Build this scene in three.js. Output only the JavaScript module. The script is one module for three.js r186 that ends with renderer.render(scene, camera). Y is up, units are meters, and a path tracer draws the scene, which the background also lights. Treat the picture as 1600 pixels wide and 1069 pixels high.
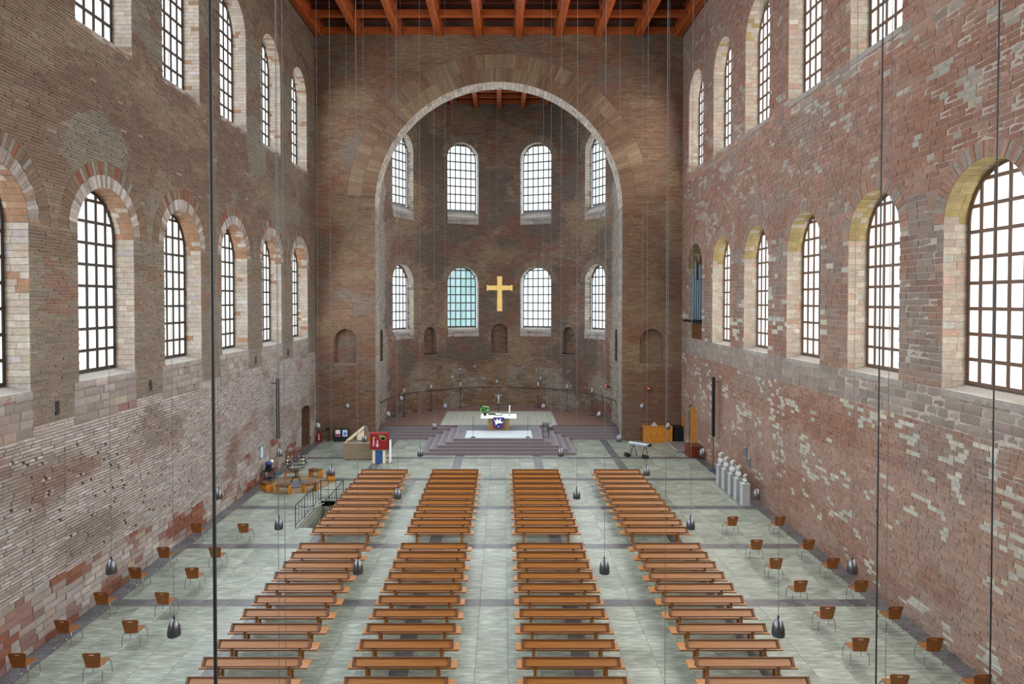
import * as THREE from 'three';
import { mergeGeometries } from 'three/addons/utils/BufferGeometryUtils.js';
import { RoundedBoxGeometry } from 'three/addons/geometries/RoundedBoxGeometry.js';
import { RectAreaLightUniformsLib } from 'three/addons/lights/RectAreaLightUniformsLib.js';

// ---------------------------------------------------------------- camera, sky, light, exposure
const scene = new THREE.Scene();
const FOCAL = 1030, CAM = [0.31, 9.94, 46.7];
const camera = new THREE.PerspectiveCamera(2 * Math.atan(1069 / 2 / FOCAL) * 180 / Math.PI, 1600 / 1069, 0.1, 200);
camera.position.set(...CAM);
camera.rotation.x = -Math.atan(19 / FOCAL);
camera.setViewOffset(1600, 1069, 14, 45.5, 1600, 1069);
scene.background = new THREE.Color(0.82, 0.9, 1.0);
const renderer = new THREE.WebGLRenderer();
renderer.toneMapping = THREE.LinearToneMapping;
renderer.toneMappingExposure = 1.1;
renderer.shadowMap.enabled = true;
RectAreaLightUniformsLib.init();
// overcast daylight through the frosted glazing: [colour, radiance] by side
const DAY = {
  left: [new THREE.Color(0.87, 0.95, 1.0), 9.5],
  right: [new THREE.Color(1.0, 0.965, 0.9), 9.5],
  apse: [new THREE.Color(0.86, 0.94, 1.0), 7.5],
};
const SKY_TILT = -0.38;                // lean of the incoming daylight below the horizontal
const GLOW = 1.02;                     // what the eye sees of the glazing

// ---------------------------------------------------------------- helpers
const PI = Math.PI;
function rng(seed) { let a = seed >>> 0; return () => { a = (a + 0x6D2B79F5) | 0; let t = Math.imul(a ^ (a >>> 15), 1 | a); t = (t + Math.imul(t ^ (t >>> 7), 61 | t)) ^ t; return ((t ^ (t >>> 14)) >>> 0) / 4294967296; }; }
function hash(i, j, s) { let h = (i * 374761393 + j * 668265263 + s * 2147483647) | 0; h = Math.imul(h ^ (h >>> 13), 1274126177); return ((h ^ (h >>> 16)) >>> 0) / 4294967296; }
function vnoise(x, y, s = 0) { const i = Math.floor(x), j = Math.floor(y); let a = x - i, b = y - j; a = a * a * (3 - 2 * a); b = b * b * (3 - 2 * b); return (hash(i, j, s) * (1 - a) + hash(i + 1, j, s) * a) * (1 - b) + (hash(i, j + 1, s) * (1 - a) + hash(i + 1, j + 1, s) * a) * b; }
const fbm = (x, y, s = 0) => 0.55 * vnoise(x, y, s) + 0.3 * vnoise(x * 2.1, y * 2.1, s + 7) + 0.15 * vnoise(x * 4.3, y * 4.3, s + 13);
const lin = (hex) => { const c = new THREE.Color(hex); return [c.r, c.g, c.b]; };
const soften = (list, k) => { const m = [0, 1, 2].map((i) => list.reduce((a, c) => a + c[i], 0) / list.length); return list.map((c) => c.map((v, i) => m[i] + (v - m[i]) * k)); };
const pal = (...hex) => soften(hex.map(lin), 0.55);
const pick = (list, r) => list[Math.min(list.length - 1, Math.floor(r * list.length))];
const used = {};
function numbered(name) { if (!(name in used)) { used[name] = 0; return name; } used[name]++; return `${name}_${String(used[name]).padStart(3, '0')}`; }
function tag(o, label, category, group, kind) { o.userData.label = label; o.userData.category = category; if (group) o.userData.group = group; if (kind) o.userData.kind = kind; return o; }
function thing(name, label, category, [x, y, z] = [0, 0, 0], turn = 0, group, kind) { const o = new THREE.Group(); o.name = numbered(name); o.position.set(x, y, z); o.rotation.y = turn; scene.add(o); return tag(o, label, category, group, kind); }
function structure(name, geo, m, label, category) { const o = new THREE.Mesh(geo, m); o.name = name; o.castShadow = o.receiveShadow = true; scene.add(o); return tag(o, label, category, null, 'structure'); }
function part(parent, name, geo, m, label) { const g = Array.isArray(geo) ? join(geo) : geo; const o = new THREE.Mesh(g, m); o.name = name; o.castShadow = o.receiveShadow = true; parent.add(o); if (label) o.userData.label = label; return o; }
function copy(src, label, pos, turn) { const c = src.clone(); c.name = numbered(src.name.replace(/_\d{3}$/, '')); c.userData = { ...src.userData, label }; if (pos) c.position.set(...pos); if (turn !== undefined) c.rotation.y = turn; scene.add(c); return c; }
function join(list) { return list.length === 1 ? list[0] : mergeGeometries(list.map((g) => { const n = g.index ? g.toNonIndexed() : g; for (const k of Object.keys(n.attributes)) if (!['position', 'normal', 'uv'].includes(k)) n.deleteAttribute(k); return n; })); }
const box = (w, h, d, x = 0, y = 0, z = 0) => new THREE.BoxGeometry(w, h, d).translate(x, y, z);
const rbox = (w, h, d, r, x = 0, y = 0, z = 0) => new RoundedBoxGeometry(w, h, d, 2, r).translate(x, y, z);
const cyl = (r0, r1, h, x = 0, y = 0, z = 0, n = 16) => new THREE.CylinderGeometry(r0, r1, h, n).translate(x, y, z);
const ball = (r, x = 0, y = 0, z = 0, sx = 1, sy = 1, sz = 1, n = 16) => new THREE.SphereGeometry(r, n, Math.round(n * 0.75)).scale(sx, sy, sz).translate(x, y, z);
function rod(a, b, r, n = 8) { const A = new THREE.Vector3(...a), B = new THREE.Vector3(...b), d = B.clone().sub(A); const g = new THREE.CylinderGeometry(r, r, d.length(), n); g.applyQuaternion(new THREE.Quaternion().setFromUnitVectors(new THREE.Vector3(0, 1, 0), d.normalize())); return g.translate((A.x + B.x) / 2, (A.y + B.y) / 2, (A.z + B.z) / 2); }
const tube = (pts, r, n = 24, m = 8, closed = false) => new THREE.TubeGeometry(new THREE.CatmullRomCurve3(pts.map((p) => new THREE.Vector3(...p)), closed), n, r, m, closed);
const lathe = (pts, n = 24) => new THREE.LatheGeometry(pts.map((p) => new THREE.Vector2(...p)), n);
const ordinal = ['first', 'second', 'third', 'fourth', 'fifth', 'sixth', 'seventh', 'eighth', 'ninth', 'tenth', 'eleventh', 'twelfth', 'thirteenth'];

// ---------------------------------------------------------------- procedural textures
function dataTex(n, fn, srgb, m = n) {
  const d = new Uint8Array(n * m * 4);
  for (let j = 0; j < m; j++) for (let i = 0; i < n; i++) { const c = fn(i / n, j / m, i, j), k = (j * n + i) * 4; d[k] = c[0]; d[k + 1] = c[1]; d[k + 2] = c[2]; d[k + 3] = 255; }
  const t = new THREE.DataTexture(d, n, m); t.wrapS = t.wrapT = THREE.RepeatWrapping; t.magFilter = THREE.LinearFilter; t.minFilter = THREE.LinearMipmapLinearFilter; t.generateMipmaps = true; if (srgb) t.colorSpace = THREE.SRGBColorSpace; t.needsUpdate = true; return t;
}
function tnoise(u, v, px, py, s) { const x = u * px, y = v * py, i = Math.floor(x), j = Math.floor(y); let a = x - i, b = y - j; a = a * a * (3 - 2 * a); b = b * b * (3 - 2 * b); const w = (p, q) => hash(((p % px) + px) % px, ((q % py) + py) % py, s); return (w(i, j) * (1 - a) + w(i + 1, j) * a) * (1 - b) + (w(i, j + 1) * (1 - a) + w(i + 1, j + 1) * a) * b; }
const clamp = (v) => Math.max(0, Math.min(255, v));
const texGrain = dataTex(512, (u, v, i, j) => { const n = 0.35 * tnoise(u, v, 16, 16, 1) + 0.35 * tnoise(u, v, 64, 64, 2) + 0.3 * hash(i, j, 3); const c = clamp(178 + 77 * n); return [c, c, c]; }, true);
const texPit = dataTex(512, (u, v, i, j) => { const n = 0.5 * tnoise(u, v, 40, 40, 5) + 0.3 * tnoise(u, v, 128, 128, 6) + 0.2 * hash(i, j, 7); const c = clamp(255 * n); return [c, c, c]; });
const texSlab = dataTex(1024, (u, v, i, j) => { const s = 0.5 * tnoise(u, v, 6, 40, 11) + 0.3 * tnoise(u, v, 16, 120, 12) + 0.2 * tnoise(u, v, 10, 10, 14); const sp = hash(i, j, 15); const k = 0.6 + 0.52 * s - (sp > 0.985 ? 0.12 : 0) + 0.05 * sp; return [clamp(236 * k), clamp(240 * k), clamp(230 * k)]; }, true);
const texSlabRough = dataTex(256, (u, v) => { const s = 0.6 * tnoise(u, v, 6, 24, 21) + 0.4 * tnoise(u, v, 32, 64, 22); const c = clamp(120 + 110 * s); return [c, c, c]; });
const texWood = dataTex(512, (u, v, i, j) => { const w = tnoise(u, v, 4, 8, 31) * 0.5; const g = tnoise(u, v + 0 * w, 5, 90, 32) * 0.55 + tnoise(u, v, 12, 200, 33) * 0.3 + tnoise(u, v, 3, 12, 34) * 0.35; const k = 0.62 + 0.42 * g; return [clamp(255 * k), clamp(250 * k), clamp(245 * k * k)]; }, true);
const std = (o) => new THREE.MeshStandardMaterial(o);
const M = {
  stone: std({ vertexColors: true, map: texGrain, bumpMap: texPit, bumpScale: 0.006, roughness: 0.92 }),
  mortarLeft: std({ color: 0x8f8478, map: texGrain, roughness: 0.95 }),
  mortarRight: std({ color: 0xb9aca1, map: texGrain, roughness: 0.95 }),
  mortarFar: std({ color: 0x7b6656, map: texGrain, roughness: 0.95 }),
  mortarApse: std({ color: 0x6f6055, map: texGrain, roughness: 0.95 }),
  plain: std({ color: 0x8b7a6e, roughness: 0.95 }),
  frame: std({ color: 0x2b211b, roughness: 0.6 }),
  frameLitBrown: std({ color: 0x5d4330, roughness: 0.6 }),  // right window bars: the light on them put into a lighter brown
  sill: std({ color: 0x98918a, map: texGrain, roughness: 0.85 }),
  grout: std({ color: 0x4b4c47, roughness: 0.9 }),
  wood: std({ color: 0xa76d35, map: texWood, roughness: 0.36 }),
  woodDark: std({ color: 0x633a1d, map: texWood, roughness: 0.5 }),
  woodCeil: std({ color: 0xa04c1e, map: texWood, roughness: 0.55 }),
  woodCeilDark: std({ color: 0x6a2c14, map: texWood, roughness: 0.6 }),
  woodPanel: std({ color: 0x3d1d10, map: texWood, roughness: 0.7 }),
  woodPale: std({ color: 0xc8842f, map: texWood, roughness: 0.45 }),
  woodRed: std({ color: 0x6f2c1a, map: texWood, roughness: 0.45 }),
  steel: std({ color: 0x62646a, metalness: 1, roughness: 0.32 }),
  cable: std({ color: 0x54575d, metalness: 0.2, roughness: 0.6 }),
  iron: std({ color: 0x1b1e22, metalness: 0.4, roughness: 0.5 }),
  black: std({ color: 0x0f1013, roughness: 0.55 }),
  chairWood: std({ color: 0x8b5528, map: texWood, roughness: 0.42 }),
  chrome: std({ color: 0x9da1a4, metalness: 1, roughness: 0.25 }),
  gold: std({ color: 0xe6c272, metalness: 0.25, roughness: 0.4 }),
  copper: std({ color: 0x9a5036, metalness: 0.8, roughness: 0.4 }),
  whiteStone: std({ color: 0xb2bcc0, roughness: 0.5 }),
  bust: std({ color: 0xc6cbcc, map: texGrain, roughness: 0.8 }),
  plinth: std({ color: 0xb9bebf, map: texGrain, roughness: 0.85 }),
  concrete: std({ color: 0xc0c4bc, map: texSlab, roughness: 0.85 }),
  purple: std({ color: 0x8a7c80, map: texGrain, roughness: 0.6 }),
  treadStone: std({ color: 0x716b73, map: texGrain, roughness: 0.55 }),
  slate: std({ color: 0x6c7078, map: texGrain, roughness: 0.45 }),
  brownTile: std({ color: 0x6b4c3d, map: texGrain, roughness: 0.75 }),
  paleTile: std({ color: 0xa7a49c, map: texSlab, roughness: 0.5 }),
  cream: std({ color: 0xd8cfb4, roughness: 0.6 }),
  sandStone: std({ color: 0x9c8a72, map: texGrain, roughness: 0.85 }),
  altarWood: std({ color: 0x9a8058, map: texGrain, roughness: 0.7 }),
  red: std({ color: 0x7d0d12, roughness: 0.8 }),
  blue: std({ color: 0x2a4d86, roughness: 0.8 }),
  white: std({ color: 0xe9ebea, roughness: 0.6 }),
  leaf: std({ color: 0x1f7a2c, roughness: 0.6 }),
  flower: std({ color: 0xd9e8a0, roughness: 0.6 }),
  flame: std({ color: 0xffc890, emissive: new THREE.Color(1.0, 0.62, 0.32), roughness: 0.6 }),
};
M.slabs = [0x999f9b, 0x929893, 0x9fa5a1, 0x8c928c, 0x9b9f99].map((c) => std({ color: c, map: texSlab, roughness: 0.55, roughnessMap: texSlabRough }));
M.bands = [0x6b6770, 0x625f67].map((c) => std({ color: c, map: texSlab, roughness: 0.55, roughnessMap: texSlabRough }));

// ---------------------------------------------------------------- masonry
class Masonry {                                   // collects six-sided stones; P maps (along, up, inward) to the world
  constructor(P, seed) { this.P = P; this.R = rng(seed); this.pos = []; this.col = []; this.uv = []; this.idx = []; this.rects = []; }
  prism(c, col, uv) {                             // c: 4 corners in front, 4 behind, each (u, v, e)
    const b = this.pos.length / 3;
    for (let k = 0; k < 8; k++) { const p = this.P(...c[k]); this.pos.push(p[0], p[1], p[2]); this.col.push(col[0], col[1], col[2]); this.uv.push(uv[k % 4][0] * 0.8, uv[k % 4][1] * 0.8); }
    const f = [0, 1, 2, 0, 2, 3, 0, 4, 5, 0, 5, 1, 1, 5, 6, 1, 6, 2, 2, 6, 7, 2, 7, 3, 3, 7, 4, 3, 4, 0];
    for (const i of f) this.idx.push(b + i);
  }
  quad(q, e, col, back = -0.03) {                 // q: four (u, v) corners
    const o = [this.R() * 5, this.R() * 5];
    this.prism([...q.map((p) => [p[0], p[1], e]), ...q.map((p) => [p[0], p[1], back])], col, q.map((p) => [p[0] + o[0], p[1] + o[1]]));
  }
  // courses in a rectangle, with openings cut out
  field({ u0, u1, v0, v1, h, len, gap = 0.012, vgap = 0.014, color, holes = [], proud = 0.014, rough = 0.004, keep }) {
    const R = this.R, n = Math.max(1, Math.round((v1 - v0) / h)), hh = (v1 - v0) / n;
    for (let k = 0; k < n; k++) {
      const b = v0 + k * hh, t = b + hh - vgap;
      const cuts = [];
      for (const o of holes) {
        if (o.uc + o.R < u0 - 1 || o.uc - o.R > u1 + 1) continue;
        const half = (v) => v < o.v0 ? 0 : v <= o.vs ? (o.w ?? o.r) : v < o.vs + o.R ? Math.sqrt(o.R * o.R - (v - o.vs) ** 2) : 0;
        let wb = half(b + 1e-4), wt = half(t);
        if (b < o.v0 && t > o.v0) wb = wt = half(t);
        if (b < o.vs && t > o.vs) { wt = Math.max(half(t), 0); wb = half(o.vs + 1e-4); }
        if (wb || wt) cuts.push([o.uc - wb, o.uc - wt, o.uc + wb, o.uc + wt]);
      }
      cuts.sort((p, q) => p[0] - q[0]);
      let lb = u0, lt = u0; const segs = [];
      for (const c of cuts) { if (Math.min(c[0], c[1]) > Math.max(lb, lt)) segs.push([lb, lt, Math.min(c[0], u1), Math.min(c[1], u1)]); if (Math.max(c[2], c[3]) > Math.max(lb, lt)) { lb = Math.max(u0, c[2]); lt = Math.max(u0, c[3]); } }
      segs.push([lb, lt, u1, u1]);
      for (const s of segs) {
        const end = Math.min(s[2], s[3]); let x = Math.max(s[0], s[1]); let first = true;
        if (end - x < 0.03) continue;
        while (x < end - 0.02) {
          let w = len * (0.62 + 0.76 * R()); if (end - x - w < len * 0.35) w = end - x;
          const last = x + w >= end - 1e-6; const j = () => (R() - 0.5) * 2 * rough;
          const lB = first ? s[0] : x, lT = first ? s[1] : x, rB = last ? s[2] : x + w - gap, rT = last ? s[3] : x + w - gap;
          const e = proud * (0.45 + 1.1 * R()), col = color(x + w / 2, b + hh / 2, R);
          if (col && col.pitShade) { const cx = (lB + rB) / 2; this.quad([[lB, b], [cx - 0.06, b], [cx - 0.06, t], [lB, t]], e, col); this.quad([[cx - 0.05, b - 0.01], [cx + 0.05, b - 0.01], [cx + 0.05, t + 0.01], [cx - 0.05, t + 0.01]], 0.003, PIT_SHADE); this.quad([[cx + 0.06, b], [rB, b], [rB, t], [cx + 0.06, t]], e, col); } else if (col) {
            if (keep && lB === lT && rB === rT) this.rects.push({ u: (lB + rB) / 2, v: (b + t) / 2, w: rB - lB, h: t - b, e, col, at: this.pos.length / 3, ai: this.idx.length });
            this.quad([[lB + j(), b + j()], [rB + j(), b + j()], [rT + j(), t + j()], [lT + j(), t + j()]], e, col);
          }
          x += w; first = false;
        }
      }
    }
  }
  ring({ uc, vs, r0, r1, n, color, proud = 0.02, a0 = 0, a1 = PI, gap = 0.03 }) {  // voussoirs
    for (let k = 0; k < n; k++) {
      const p = a0 + (a1 - a0) * (k + gap) / n, q = a0 + (a1 - a0) * (k + 1 - gap) / n, c = Math.cos, s = Math.sin;
      this.quad([[uc + r0 * c(p), vs + r0 * s(p)], [uc + r1 * c(p), vs + r1 * s(p)], [uc + r1 * c(q), vs + r1 * s(q)], [uc + r0 * c(q), vs + r0 * s(q)]], proud * (0.5 + this.R()), color(uc + r1 * c(p), vs + r1 * s(p), this.R));
    }
  }
  reveal({ uc, v0, vs, r, depth, h = 0.2, split = 2, color, t = 0.16, colorArch = color, ry = r }) {   // stones lining the thickness of an opening
    const R = this.R, pts = [];
    const n = Math.max(1, Math.round((vs - v0) / h));
    for (let k = 0; k <= n; k++) pts.push([-r, v0 + (vs - v0) * k / n, -1, 0]);
    const m = Math.max(6, Math.round(PI * r / h));
    for (let k = 1; k <= m; k++) { const a = PI - PI * k / m; pts.push([r * Math.cos(a), vs + ry * Math.sin(a), Math.cos(a), Math.sin(a)]); }
    for (let k = 1; k <= n; k++) pts.push([r, vs - (vs - v0) * k / n, 1, 0]);
    for (let k = 0; k + 1 < pts.length; k++) {
      const A = pts[k], B = pts[k + 1], arch = k >= n && k < n + m; let d = -0.004;
      while (d > -depth) {
        let w = depth / split * (0.6 + 0.8 * R()); if (depth + d - w < 0.1) w = depth + d;
        const i = 0.006 + 0.012 * R(), col = (arch ? colorArch : color)(uc + A[0], A[1], R), g = 0.006;
        const m0 = [A[0] + (B[0] - A[0]) * 0.04, A[1] + (B[1] - A[1]) * 0.04], m1 = [A[0] + (B[0] - A[0]) * 0.96, A[1] + (B[1] - A[1]) * 0.96];
        const f = (p, q, off, e) => [uc + p[0] + q[2] * off, p[1] + q[3] * off, e];
        this.prism([f(m0, A, -i, d), f(m1, B, -i, d), f(m1, B, -i, d - w + g), f(m0, A, -i, d - w + g), f(m0, A, t, d), f(m1, B, t, d), f(m1, B, t, d - w + g), f(m0, A, t, d - w + g)], col, [[A[1], d], [B[1] + 0.1, d], [B[1] + 0.1, d - w], [A[1], d - w]]);
        d -= w;
      }
    }
  }
  build(parent, name, m) {
    const g = new THREE.BufferGeometry();
    g.setAttribute('position', new THREE.Float32BufferAttribute(this.pos, 3)); g.setAttribute('color', new THREE.Float32BufferAttribute(this.col, 3)); g.setAttribute('uv', new THREE.Float32BufferAttribute(this.uv, 2));
    g.setIndex(this.idx); const o = part(parent, name, g, m); o.userData.kind = 'stuff'; return o;
  }
}
// single stones near the camera: unit blocks with a worn edge, in a few shapes
const stoneShapes = [0, 1, 2, 3].map((s) => { const g = new THREE.BoxGeometry(1, 1, 1, 3, 2, 1), p = g.attributes.position, R = rng(90 + s); for (let i = 0; i < p.count; i++) { const x = p.getX(i), y = p.getY(i), z = p.getZ(i); const k = Math.round((x + 1) * 6 + (y + 1) * 40); const edge = Math.abs(x) > 0.49 || Math.abs(y) > 0.49; p.setXYZ(i, x * (1 - 0.02 * hash(k, s, 4)), y * (1 - 0.05 * hash(k, s, 5)), z > 0 ? z - (edge ? 0.18 : 0) - 0.2 * hash(k, s, 6) : z); } g.computeVertexNormals(); const u = g.attributes.uv; for (let i = 0; i < u.count; i++) u.setXY(i, u.getX(i) * 0.4 + R(), u.getY(i) * 0.2 + R()); return g; });
const stoneMats = new Map();
function stoneMat(c) { const q = c.map((v) => Math.round(Math.sqrt(v) * 64)); const k = q.join(); if (!stoneMats.has(k)) stoneMats.set(k, std({ color: new THREE.Color().setRGB(...q.map((v) => (v / 64) ** 2)), map: texGrain, bumpMap: texPit, bumpScale: 0.006, roughness: 0.92 })); return stoneMats.get(k); }
function pullNearest(mas, parent, name, place, count = 300) {   // the stones that show largest become single parts
  const size = (r) => { const p = mas.P(r.u, r.v, 0), d = CAM[2] - p[2]; if (d < 5) return 0; const x = 786 + FOCAL * (p[0] - CAM[0]) / d, y = 470 - FOCAL * (p[1] - CAM[1]) / d; if (x < -10 || x > 1610 || y < -10 || y > 1079) return 0; return r.w * r.h * Math.abs(p[0] - CAM[0]) / d ** 3; };
  const best = mas.rects.map((r) => [size(r), r]).filter((a) => a[0] > 0).sort((a, b) => b[0] - a[0]).slice(0, count).map((a) => a[1]);
  const drop = new Set(best.map((r) => r.ai)); const keep = [];
  for (let i = 0; i < mas.idx.length; i += 30) if (!drop.has(i)) for (let k = 0; k < 30; k++) keep.push(mas.idx[i + k]);
  mas.idx = keep;
  best.forEach((r, i) => { const o = part(parent, i ? `${name}_${String(i).padStart(3, '0')}` : name, stoneShapes[i % 4], stoneMat(r.col)); place(o, r); });
}
const jit = (c, R, a = 0.18) => { const k = 1 - a / 2 + a * R(); return [c[0] * k * (0.97 + 0.06 * R()), c[1] * k, c[2] * k * (0.97 + 0.06 * R())]; };

// ---------------------------------------------------------------- room dimensions
const HW = 13, LEN = 56, TOP = 28.45, GLASS = 0.74;
const RW = 1.585, LOW = { v0: 7.4, vs: 13.72 - 1.585 }, UP = { v0: 18.7, vs: 25.1 - 1.585 };
const leftZ = [...Array(10)].map((_, k) => 3.4 + 5.27 * k), rightZ = [...Array(10)].map((_, k) => 3.1 + 5.23 * k);
const AR = 8.75, AC = -1.7, ASPR = 16.6, ATOP = 26.4;              // apse radius, centre, arch spring, ceiling
const arcLen = PI * AR, apseS = 2 * 1.7 + arcLen;
const apseP = (s, v, e) => { if (s < 1.7) return [-AR + e, v, -s]; if (s > 1.7 + arcLen) return [AR - e, v, AC + (s - 1.7 - arcLen)]; const a = (s - 1.7) / AR; return [-(AR - e) * Math.cos(a), v, AC - (AR - e) * Math.sin(a)]; };
const apseWin = [-62, -21, 21, 62].map((d) => ({ deg: d, s: 1.7 + (90 + d) * PI / 180 * AR }));
const AW = 1.4;

// ---------------------------------------------------------------- windows
const paneUnit = new THREE.BoxGeometry(1, 1, 0.012), barUnit = new THREE.BoxGeometry(1, 1, 1);
function paneMat(c, k, base = 0xd7dfe0) { return std({ color: base, roughness: 0.35, emissive: new THREE.Color(c[0] * k, c[1] * k, c[2] * k) }); }
const panes = {
  left: [[0.95, 1, 1], [1, 1, 1], [0.9, 0.98, 1]].map((c) => paneMat(c, GLOW)),
  right: [[1, 0.99, 0.96], [1, 1, 1], [1, 0.97, 1]].map((c) => paneMat(c, GLOW)),
  apse: [[0.84, 0.96, 1], [0.92, 1, 1], [0.76, 0.92, 0.96]].map((c) => paneMat(c, GLOW * 0.92)),
  teal: [[0.42, 0.72, 0.76], [0.5, 0.8, 0.82], [0.55, 0.72, 0.84], [0.38, 0.66, 0.66]].map((c) => paneMat(c, 0.72, 0x5f8488)),
};
let windowCount = 0;
function window_({ pos, turn, r, H, side, glass = side, bars, label, cols, rowH, bar, slope, detailed = true }) {
  windowCount++;
  const w = thing(`window_${windowCount}`, label, 'window', pos, turn, null, 'structure'); w.name = `window_${windowCount}`;
  const R = rng(400 + windowCount), hs = H - r, g = panes[glass];      // H: glass height, r: half width
  const topAt = (x) => hs + Math.sqrt(Math.max(0, r * r - x * x));
  const ringShape = new THREE.Shape(); ringShape.moveTo(-r, 0); ringShape.lineTo(r, 0); ringShape.lineTo(r, hs); ringShape.absarc(0, hs, r, 0, PI, false); ringShape.lineTo(-r, 0);
  const inner = new THREE.Path(), q = r - bar * 0.9; inner.moveTo(-q, bar); inner.lineTo(-q, hs); inner.absarc(0, hs, q, PI, 0, true); inner.lineTo(q, bar); inner.lineTo(-q, bar); ringShape.holes.push(inner);
  part(w, 'frame', new THREE.ExtrudeGeometry(ringShape, { depth: 0.1, bevelEnabled: false, curveSegments: 20 }).translate(0, 0, -0.05), bars);
  const cw = 2 * r / cols, rows = Math.ceil(H / rowH), glazing = [];
  for (let i = 1; i < cols; i++) { const x = -r + i * cw, b = part(w, 'mullion', barUnit, bars); const t = topAt(x) - 0.01; b.scale.set(bar * 0.8, t, 0.09); b.position.set(x, t / 2, 0.01); }
  for (let j = 1; j * rowH < H - 0.12; j++) { const y = j * rowH, hw = y <= hs ? r : Math.sqrt(Math.max(0, r * r - (y - hs) ** 2)); const b = part(w, 'transom', barUnit, bars); b.scale.set(2 * hw - 0.02, bar, 0.1); b.position.set(0, y, 0.012); }
  for (let i = 0; i < cols; i++) for (let j = 0; j < rows; j++) {
    const x0 = -r + i * cw, x1 = x0 + cw, y0 = j * rowH, y1 = Math.min(H, y0 + rowH); let geo;
    if (y1 <= Math.min(topAt(x0), topAt(x1))) { if (detailed) { const p = part(w, 'pane', paneUnit, pick(g, R())); p.scale.set(cw, y1 - y0, 1); p.position.set((x0 + x1) / 2, (y0 + y1) / 2, 0); p.rotation.y = (R() - 0.5) * 0.02; continue; } geo = box(cw, y1 - y0, 0.012, (x0 + x1) / 2, (y0 + y1) / 2, 0); } else {
      if (y0 >= Math.max(topAt(x0), topAt(x1))) continue;
      const s = []; for (let k = 0; k <= 8; k++) { const x = x0 + cw * k / 8, t = Math.min(y1, topAt(x)); if (t > y0) s.push([x, t]); }
      if (s.length < 2) continue;
      const sh = new THREE.Shape(); sh.moveTo(s[0][0], y0); for (const p of s) sh.lineTo(...p); sh.lineTo(s[s.length - 1][0], y0);
      geo = new THREE.ExtrudeGeometry(sh, { depth: 0.012, bevelEnabled: false }).translate(0, 0, -0.006);
    }
    if (detailed) part(w, 'pane', geo, pick(g, R())); else glazing.push(geo);
  }
  if (!detailed) part(w, 'glazing', glazing, g[0]);
  // sloping stone sill
  const sl = new THREE.Shape(); sl.moveTo(-0.1, -slope - 0.2); sl.lineTo(GLASS + 0.02, -slope - 0.2); sl.lineTo(GLASS + 0.02, -slope); sl.lineTo(-0.1, 0);
  part(w, 'sill', new THREE.ExtrudeGeometry(sl, { depth: 2 * r, bevelEnabled: false }).rotateY(-PI / 2).translate(r, 0, 0), M.sill);
  // daylight: the sky stands above the horizon, so each strip of the window shines somewhat downward
  const [c, L] = DAY[side], lh = H - r * 0.3, n = detailed ? 3 : 1, lean = lh / n / 2 * Math.sin(-SKY_TILT);
  const soft = new THREE.RectAreaLight(c, L * 0.22, 2 * r * 0.94, lh); soft.name = 'pane_light'; soft.position.set(0, lh / 2, 0.09); soft.rotation.y = PI; w.add(soft);
  for (let k = 0; k < n; k++) { const y = lh * (k + 0.5) / n, hw = y + lh / n / 2 > hs ? r * 0.8 : r * 0.95; const li = new THREE.RectAreaLight(c, L * 0.85, 2 * hw, lh / n * 0.97); li.name = 'daylight'; li.position.set(0, y, GLASS + 0.02 + lean); li.rotation.set(SKY_TILT, PI, 0, 'YXZ'); w.add(li); }
  return w;
}
for (const [side, zs, x, turn, bars] of [['left', leftZ, -HW - GLASS, PI / 2, M.frame], ['right', rightZ, HW + GLASS, -PI / 2, M.frameLitBrown]]) {
  zs.forEach((z, k) => {
    for (const [lev, o, slope] of [['lower', LOW, 0.14], ['upper', UP, 0.28]]) {
      if (side === 'right' && lev === 'lower' && k === 0) continue;                       // the organ niche
      const H = o.vs + RW - o.v0 - slope;
      window_({ pos: [x, o.v0 + slope, z], turn, r: RW, H, side, bars, cols: 6, rowH: 0.725, bar: 0.1, slope, detailed: k <= 6,
        label: `${lev} arched window of the ${side} wall, ${ordinal[k]} from the apse, many small panes` });
    }
  });
}
apseWin.forEach(({ deg, s }, i) => {
  for (const [lev, v0, top, slope] of [['lower', 7.5, 12.85, 0.16], ['upper', 17.1, 23.45, 0.6]]) {
    const p = apseP(s, v0 + slope, -GLASS + 0.1), a = deg * PI / 180;
    window_({ pos: p, turn: -a, r: AW, H: top - v0 - slope, side: 'apse', glass: lev === 'lower' && i === 1 ? 'teal' : 'apse', bars: M.frame, cols: 6, rowH: 0.7, bar: 0.09, slope,
      label: `${lev} arched apse window, ${ordinal[i]} from the left${lev === 'lower' && i === 1 ? ', with teal panes' : ''}` });
  }
});

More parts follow.
